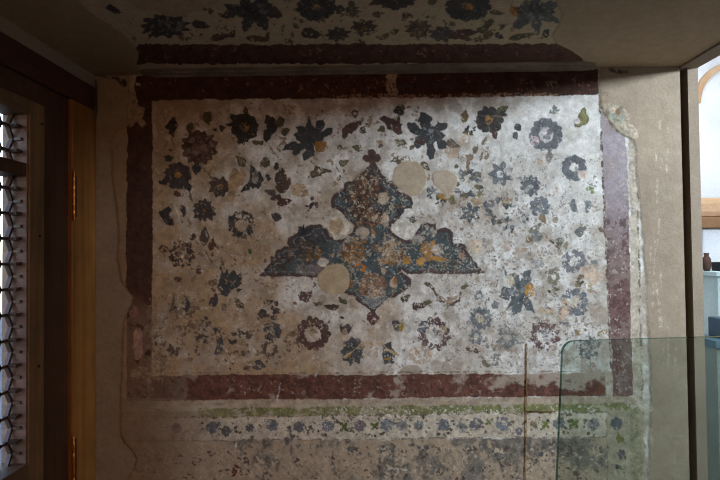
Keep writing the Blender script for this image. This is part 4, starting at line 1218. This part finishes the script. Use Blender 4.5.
# honeycomb lattice: deep slats standing edge-on
def lattice(z0, z1, name):
    bm = bmesh.new()
    pitch, bar, depth0, depth1 = 0.090, 0.0105, X_L - .072, X_L - .058
    colw = 0.066
    segs = set()
    ncol = int((y_lat1 - y_lat0) / colw) + 2
    nrow = int((z1 - z0) / pitch) + 3
    hw = 0.012                                  # half run of a slanted side

    def seg(a, b):
        a = (round(a[0], 4), round(a[1], 4)); b = (round(b[0], 4), round(b[1], 4))
        segs.add((min(a, b), max(a, b)))
    for k in range(ncol):                       # zigzag lines counted from the visible end
        yc = y_lat1 - 0.017 - k * colw
        for r in range(-1, nrow * 2):
            za = z1 - r * pitch / 2
            zb_ = za - pitch / 2
            sgn = 1 if (r + k) % 2 == 0 else -1
            a, b = (yc + sgn * hw, za), (yc - sgn * hw, zb_)
            seg(a, b)
            if sgn > 0:                         # joins the next zigzag towards the frame
                seg(a, (yc + colw - hw, za) if k else (y_lat1, za))
            elif k == 0:
                seg(a, (y_lat1, za))
    for (a, b) in segs:
        (ya, za), (yb, zb_) = a, b
        # clip to the opening
        pts = [(ya, za), (yb, zb_)]
        if (za > z1 and zb_ > z1) or (za < z0 and zb_ < z0) or (ya < y_lat0 and yb < y_lat0):
            continue
        cl = []
        for (y_, z_), (yo, zo) in ((pts[0], pts[1]), (pts[1], pts[0])):
            if z_ > z1:
                t_ = (z1 - zo) / (z_ - zo); y_, z_ = yo + (y_ - yo) * t_, z1
            if z_ < z0:
                t_ = (z0 - zo) / (z_ - zo); y_, z_ = yo + (y_ - yo) * t_, z0
            y_ = max(y_lat0, min(y_lat1, y_))
            cl.append((y_, z_))
        (ya, za), (yb, zb_) = cl
        dy, dz = yb - ya, zb_ - za
        Ls = math.hypot(dy, dz)
        front = X_L - .030 if (abs(dz) < 1e-4 and max(ya, yb) > y_lat1 - .003) else depth1  # end rungs deepened across the reveal, standing in for the lattice's shadow bars
        if Ls < .002:
            continue
        dy, dz = dy / Ls, dz / Ls
        ny, nz = -dz * bar / 2, dy * bar / 2
        ey, ez = dy * bar * .3, dz * bar * .3
        q = [(ya - ey + ny, za - ez + nz), (yb + ey + ny, zb_ + ez + nz), (yb + ey - ny, zb_ + ez - nz), (ya - ey - ny, za - ez - nz)]
        add_prism(bm, q, depth0, front, 'X')
    return obj(name, bm, M_LATTICE, win)


lattice(z_m1, z_lt, 'lattice_panel')
lattice(z_lb, z_m0, 'lattice_panel')


# courtyard ground outside the window
t = box('ground_outside', (X_L - 14, -8, -.3), (X_L - .12, 16, -.2), M_COURT)
props(t, None, None, None, 'structure')


# hinges
def hinge(zc, length):
    yh = dl(72) - .006
    xh = X_L + .011
    bm = bmesh.new()
    n = 5
    for i in range(n):
        z0 = zc - length / 2 + i * length / n
        add_tube(bm, [(xh, yh, z0 + .004), (xh, yh, z0 + .006), (xh, yh, z0 + length / n - .006), (xh, yh, z0 + length / n - .004)], [.004, .0052, .0052, .004], 14)
    h = obj('hinge', bm, M_BRASS, win, True)
    bm = bmesh.new()
    add_tube(bm, [(xh, yh, zc - length / 2 - .018), (xh, yh, zc - length / 2 - .012), (xh, yh, zc + length / 2 + .012), (xh, yh, zc + length / 2 + .018)], [.002, .004, .004, .002], 12)
    obj('hinge_pin', bm, M_BRASS, h, True)
    bm = bmesh.new()
    add_box(bm, (X_L + .0035, yh + .004, zc - length / 2), (X_L + .006, yh + .034, zc + length / 2), .0005)
    add_box(bm, (X_L - .014, yh - .032, zc - length / 2), (X_L - .0105, yh - .004, zc + length / 2), .0005)
    obj('hinge_leaf', bm, M_RED, h)
    return h


hinge(on_x(72, 196, X_L).z, .17)
hinge(on_x(72, 470, X_L).z, .24)

# loose wires at the top of the post
bm = bmesh.new()
wx, wy = X_L + .0105, WALL_Y - .028
add_tube(bm, [(wx, wy, z_beam0 - .03), (wx + .004, wy + .002, z_beam0 + .02), (wx + .002, wy, z_beam0 + .06), (wx + .004, wy + .004, z_beam1 + .03)], .003, 8)
t = obj('wire', bm, M_WIRE)
props(t, 'short grey wire stub at the top of the wooden window post', 'wire')

# ------------------------------------------------------------------ right side: pier and opening to the next room
def dr(px, X):
    return on_x(px, 240, X).y


yr = dr(690.5, X_R)                              # front face of the pier
PIER_T = 0.078
SLOT = 0.033
Y_OPEN0 = 1.78                                   # near jamb of the opening, out of view, placed to cut daylight leftward
Z_OPEN = CEIL_Z - 0.012
bm = bmesh.new()
add_box(bm, (X_R + SLOT, WALL_Y - .004, 0), (X_R + PIER_T, WALL_Y + .25, Z_OPEN + .001))
add_box(bm, (X_R, WALL_Y + .25, Z_OPEN), (X_R + PIER_T, -1.6, CEIL_Z + .3))
add_box(bm, (X_R, Y_OPEN0, 0), (X_R + PIER_T, -1.6, Z_OPEN))
t = obj('wall_right', bm, M_PLASTER)
props(t, 'thin plaster pier and lintel beside the bright opening on the right', None, None, 'structure')

t = box('slot_shade_strip', (X_R, WALL_Y + .05, 0), (X_R + SLOT, WALL_Y + .07, Z_OPEN), M_STRIP)  # added dark strip, its colour stands for the slot's shade
props(t, 'dark brown strip standing for the shade in the slot beside the pier', None, None, 'structure')

# the room beyond
RX1, RY0, RY1, RZ = 3.6, -1.6, 4.9, 3.4
bm = bmesh.new()
add_box(bm, (X_R + PIER_T, RY1, 0), (RX1 + .2, RY1 + .2, RZ))
t = obj('wall_beyond', bm, M_ROOMWALL)
props(t, 'white wall of the room beyond the opening', None, None, 'structure')
bm = bmesh.new()
WY0, WY1, WZ0, WZ1 = 0.7, 1.5, 2.55, 2.89        # its window
add_box(bm, (RX1, RY0, 0), (RX1 + .2, RY1, WZ0))
add_box(bm, (RX1, RY0, WZ1), (RX1 + .2, RY1, RZ))
add_box(bm, (RX1, RY0, WZ0), (RX1 + .2, WY0, WZ1))
add_box(bm, (RX1, WY1, WZ0), (RX1 + .2, RY1, WZ1))
t = obj('wall_side', bm, M_ROOMWALL)
props(t, 'far side wall of the room beyond with a high window', None, None, 'structure')
t = box('ceiling_beyond', (X_R + PIER_T, RY0, RZ), (RX1 + .2, RY1 + .2, RZ + .1), M_ROOMWALL)
props(t, None, None, None, 'structure')
bm = bmesh.new()
add_box(bm, (X_R - .3, WALL_Y + .25, 0), (X_R + PIER_T, RY1 + .2, RZ))
add_box(bm, (X_R + PIER_T, RY0 - .1, 0), (RX1 + .2, RY0, RZ))
t = obj('wall_near', bm, M_ROOMWALL)
props(t, None, None, None, 'structure')
# rest of the near room
t = box('floor', (X_L - .11, -1.8, -.1), (RX1 + .2, RY1 + .2, 0), M_FLOOR)
props(t, 'pale stone floor', None, None, 'structure')
t = box('wall_front', (X_L - .11, -1.8, 0), (X_R + PIER_T, -1.6, CEIL_Z + .3), M_PLASTER)
props(t, None, None, None, 'structure')


def far(px, py, Y=RY1):
    return on_y(px, py, Y)


# ochre arch and brown band painted on the far white wall (built as shallow relief)
bm = bmesh.new()
ac = far(735, 103)
px_w = far(736, 103).x - far(735, 103).x
ang = [math.radians(a) for a in range(0, 181, 6)]
pts = [(ac.x + 42 * px_w * math.cos(a), ac.z + 42 * px_w * math.sin(a)) for a in ang] + [(ac.x + 36 * px_w * math.cos(a), ac.z + 36 * px_w * math.sin(a)) for a in reversed(ang)]
add_prism(bm, pts, RY1 - .03, RY1 + .01, 'Y')
t = obj('trim_2', bm, M_OCHRE)
props(t, 'ochre arch on the white wall beyond the opening', None, None, 'structure')

# long brown bench against the far wall
pY = 4.35
bench = empty('stone_bench', (far(715, 240, pY).x, pY, 0), 'long brown bench block against the white room beyond the opening', 'bench')
xL_, xR_ = far(699, 240, pY).x, far(765, 240, pY).x
z_a, z_b, z_c = far(710, 196, pY).z, far(710, 217, pY).z, far(710, 228, pY).z
box('bench_back', (xL_, pY + .1, z_b), (xR_, pY + .45, z_a), M_OCHRE, bench, .05)
box('bench_seat', (xL_, pY, z_c), (xR_, pY + .45, z_b), M_BROWN, bench, .01)
box('bench_body', (xL_ + .06, pY + .05, 0), (xR_ - .06, pY + .45, z_c), M_ROOMWALL, bench, .01)
# tall pale plinth with a small jar and a dark case on it
sY = 3.7
xa_, xb2 = far(703.2, 290, sY).x, far(745, 290, sY).x
zt_ = far(712, 271, sY).z
plinth = empty('display_plinth', ((xa_ + xb2) / 2, sY, 0), 'pale plinth carrying a small brown jar, beyond the opening', 'plinth')
box('plinth_top', (xa_, sY - .14, zt_ - .03), (xb2, sY + .16, zt_), M_PALE, plinth, .004)
box('plinth_body', (xa_ + .02, sY - .12, 0), (xb2 - .02, sY + .14, zt_ - .03), M_PALE, plinth, .004)
jx = far(706.6, 262, sY).x
jh = far(706, 253, sY).z - zt_
bm = bmesh.new()
jr = [(.020, 0), (.030, .18), (.033, .45), (.028, .7), (.016, .84), (.016, .92), (.021, 1.0)]
add_tube(bm, [(jx, sY, zt_ + h_ * jh) for _, h_ in jr], [q_ * .85 for q_, _ in jr], 16)
t = obj('jar', bm, M_JAR, None, True)
props(t, 'small dark brown jar standing on the pale plinth beyond the opening', 'jar')
t = box('display_case', (far(716.5, 262, sY).x, sY - .06, zt_), (far(734, 262, sY).x, sY + .06, far(718, 262, sY).z), M_BLACKISH, None, .006)
props(t, 'small dark case on the pale plinth at the right edge', 'case')
# nearer low stand with a blue-grey case
sY = 3.0
sx = far(718, 300, sY).x
stand = empty('display_stand', (sx, sY, 0), 'low grey-green stand behind the glass panel, beyond the opening', 'stand')
xa_, xb2 = far(704, 340, sY).x, far(745, 340, sY).x
zt_ = far(718, 338, sY).z
box('stand_top', (xa_, sY - .1, zt_ - .04), (xb2, sY + .14, zt_), M_TEAL, stand, .004)
box('stand_body', (xa_ + .012, sY - .085, 0), (xb2 - .012, sY + .12, zt_ - .04), M_GREY, stand, .004)
t = box('display_case', (far(717, 330, sY).x, sY - .05, zt_), (far(735, 330, sY).x, sY + .08, far(718, 318, sY).z), M_DARKBLUE, None, .006)
props(t, 'dark blue-grey case on the low stand beyond the opening', 'case')

# ------------------------------------------------------------------ glass barrier
GY = 1.5
glass = empty('glass_barrier', (on_y(640, 400, GY).x, GY, 0), 'clear greenish glass panel with a rounded corner standing before the right of the fresco', 'barrier')
tl, bl_ = on_y(562.5, 341, GY), on_y(556.5, 480, GY)
trr = on_y(720, 336.3, GY)
zf = 0.06
xb_ = bl_.x + (bl_.x - tl.x) * (bl_.z - zf) / (tl.z - bl_.z)
x_end = X_R - .10
z_tr = tl.z + (trr.z - tl.z) * (x_end - tl.x) / (trr.x - tl.x)
cr = .030
outline = [(xb_, zf), (x_end, zf), (x_end, z_tr)]
# rounded top-left corner
e1 = Vector((trr.x - tl.x, trr.z - tl.z)).normalized()
e2 = Vector((xb_ - tl.x, zf - tl.z)).normalized()
C0 = Vector((tl.x, tl.z)) + (e1 + e2) * cr
for i in range(9):
    a = math.radians(90 * i / 8)
    p = C0 - e2 * cr * math.cos(a) - e1 * cr * math.sin(a)
    outline.append((p.x, p.y))
bm = bmesh.new()
TH = .016
add_prism(bm, outline, GY - TH / 2, GY + TH / 2, 'Y')
bm.faces.ensure_lookup_table()
for f in bm.faces:
    f.material_index = 0 if len(f.verts) > 4 else 1
obj('glass_panel', bm, [M_GLASS, M_GLASSEDGE], glass)
for xc in (xb_ + .12, x_end - .12):
    bm = bmesh.new()
    add_box(bm, (xc - .05, GY - .06, 0), (xc + .05, GY + .06, .012), .003)
    add_box(bm, (xc - .04, GY - .022, .012), (xc + .04, GY - .0065, .12), .003)
    add_box(bm, (xc - .04, GY + .0065, .012), (xc + .04, GY + .022, .12), .003)
    obj('base_clamp', bm, M_STEEL, glass)

# ------------------------------------------------------------------ rusty rod on the fresco
ra, rb_ = on_y(527.5, 344, WALL_Y - .012), on_y(526.5, 480, WALL_Y - .012)
bm = bmesh.new()
pts, rad = [], []
zz = ra.z
x_lo = ra.x + (rb_.x - ra.x) * (ra.z - .3) / (ra.z - rb_.z)
k = 0
while zz > .30:
    f = (ra.z - zz) / (ra.z - .3)
    pts.append((ra.x + (x_lo - ra.x) * f + .0008 * math.sin(k * .9), WALL_Y - .0034, zz))
    rad.append(.0014 + .0009 * (k % 3 == 0))
    zz -= .014
    k += 1
rod_root = empty('iron_rod', (x_lo, WALL_Y - .0034, .3), 'thin rusty rod running straight down the fresco, left of the glass panel', 'rod')
add_tube(bm, pts, rad, 8)
obj('rod_shaft', bm, M_RUST, rod_root, True)
bm = bmesh.new()
arm = on_y(527, 412, WALL_Y - .012)
add_tube(bm, [(arm.x, WALL_Y - .0034, arm.z), (arm.x + .06, WALL_Y - .004, arm.z + .001), (arm.x + .13, WALL_Y - .0035, arm.z + .0015)], [.0022, .0018, .0012], 8)
obj('rod_arm', bm, M_RUST, rod_root, True)
for zq in (ra.z - .02, .5):
    bm = bmesh.new()
    add_tube(bm, [(ra.x, WALL_Y - .0044, zq), (ra.x, WALL_Y + .006, zq)], .003, 8)
    obj('rod_pin', bm, M_RUST, rod_root)

# ------------------------------------------------------------------ light
w = bpy.data.worlds.new('world')
scene.world = w
w.use_nodes = True
nt = w.node_tree
bg = nt.nodes['Background']
sky = nt.nodes.new('ShaderNodeTexSky')
sky.sky_type = 'NISHITA'
sky.sun_disc = False
sky.sun_elevation = math.radians(38)
sky.sun_rotation = math.radians(150)
nt.links.new(sky.outputs[0], bg.inputs['Color'])
bg.inputs['Strength'].default_value = 0.75


def area(name, loc, target, sx_, sy_, power, color):
    ld = bpy.data.lights.new(name, 'AREA')
    ld.shape = 'RECTANGLE'
    ld.size, ld.size_y = sx_, sy_
    ld.energy = power
    ld.color = color
    o = bpy.data.objects.new(name, ld)
    COL.objects.link(o)
    o.location = loc
    o.rotation_euler = (Vector(target) - Vector(loc)).to_track_quat('-Z', 'Y').to_euler()
    return o


# daylight through the high window of the next room
area('window_daylight', (RX1 - .02, (WY0 + WY1) / 2, (WZ0 + WZ1) / 2), (0.6, WALL_Y, 1.7), WY1 - WY0, WZ1 - WZ0 - .02, 208, (0.74, 0.88, 1.03))
# added fill that brightens the next room's white walls, no fixture there
area('room_fill', (2.3, 3.8, RZ - .05), (2.3, 3.8, 0), 1.2, 1.2, 28, (0.90, 0.96, 1.0))
# added dim warm fill behind the camera, narrowed to spare the wall top
area('warm_fill', (-0.3, -1.2, CEIL_Z - .25), (-0.5, WALL_Y, 0.75), .6, .4, 3.3, (1.0, 0.54, 0.31)).data.spread = math.radians(75)

scene.cycles.filter_width = 1.1
vs_ = scene.view_settings
vs_.view_transform = 'Standard'
vs_.look = 'None'
vs_.gamma = 1.0
vs_.use_curve_mapping = False
vs_.exposure = 0.0
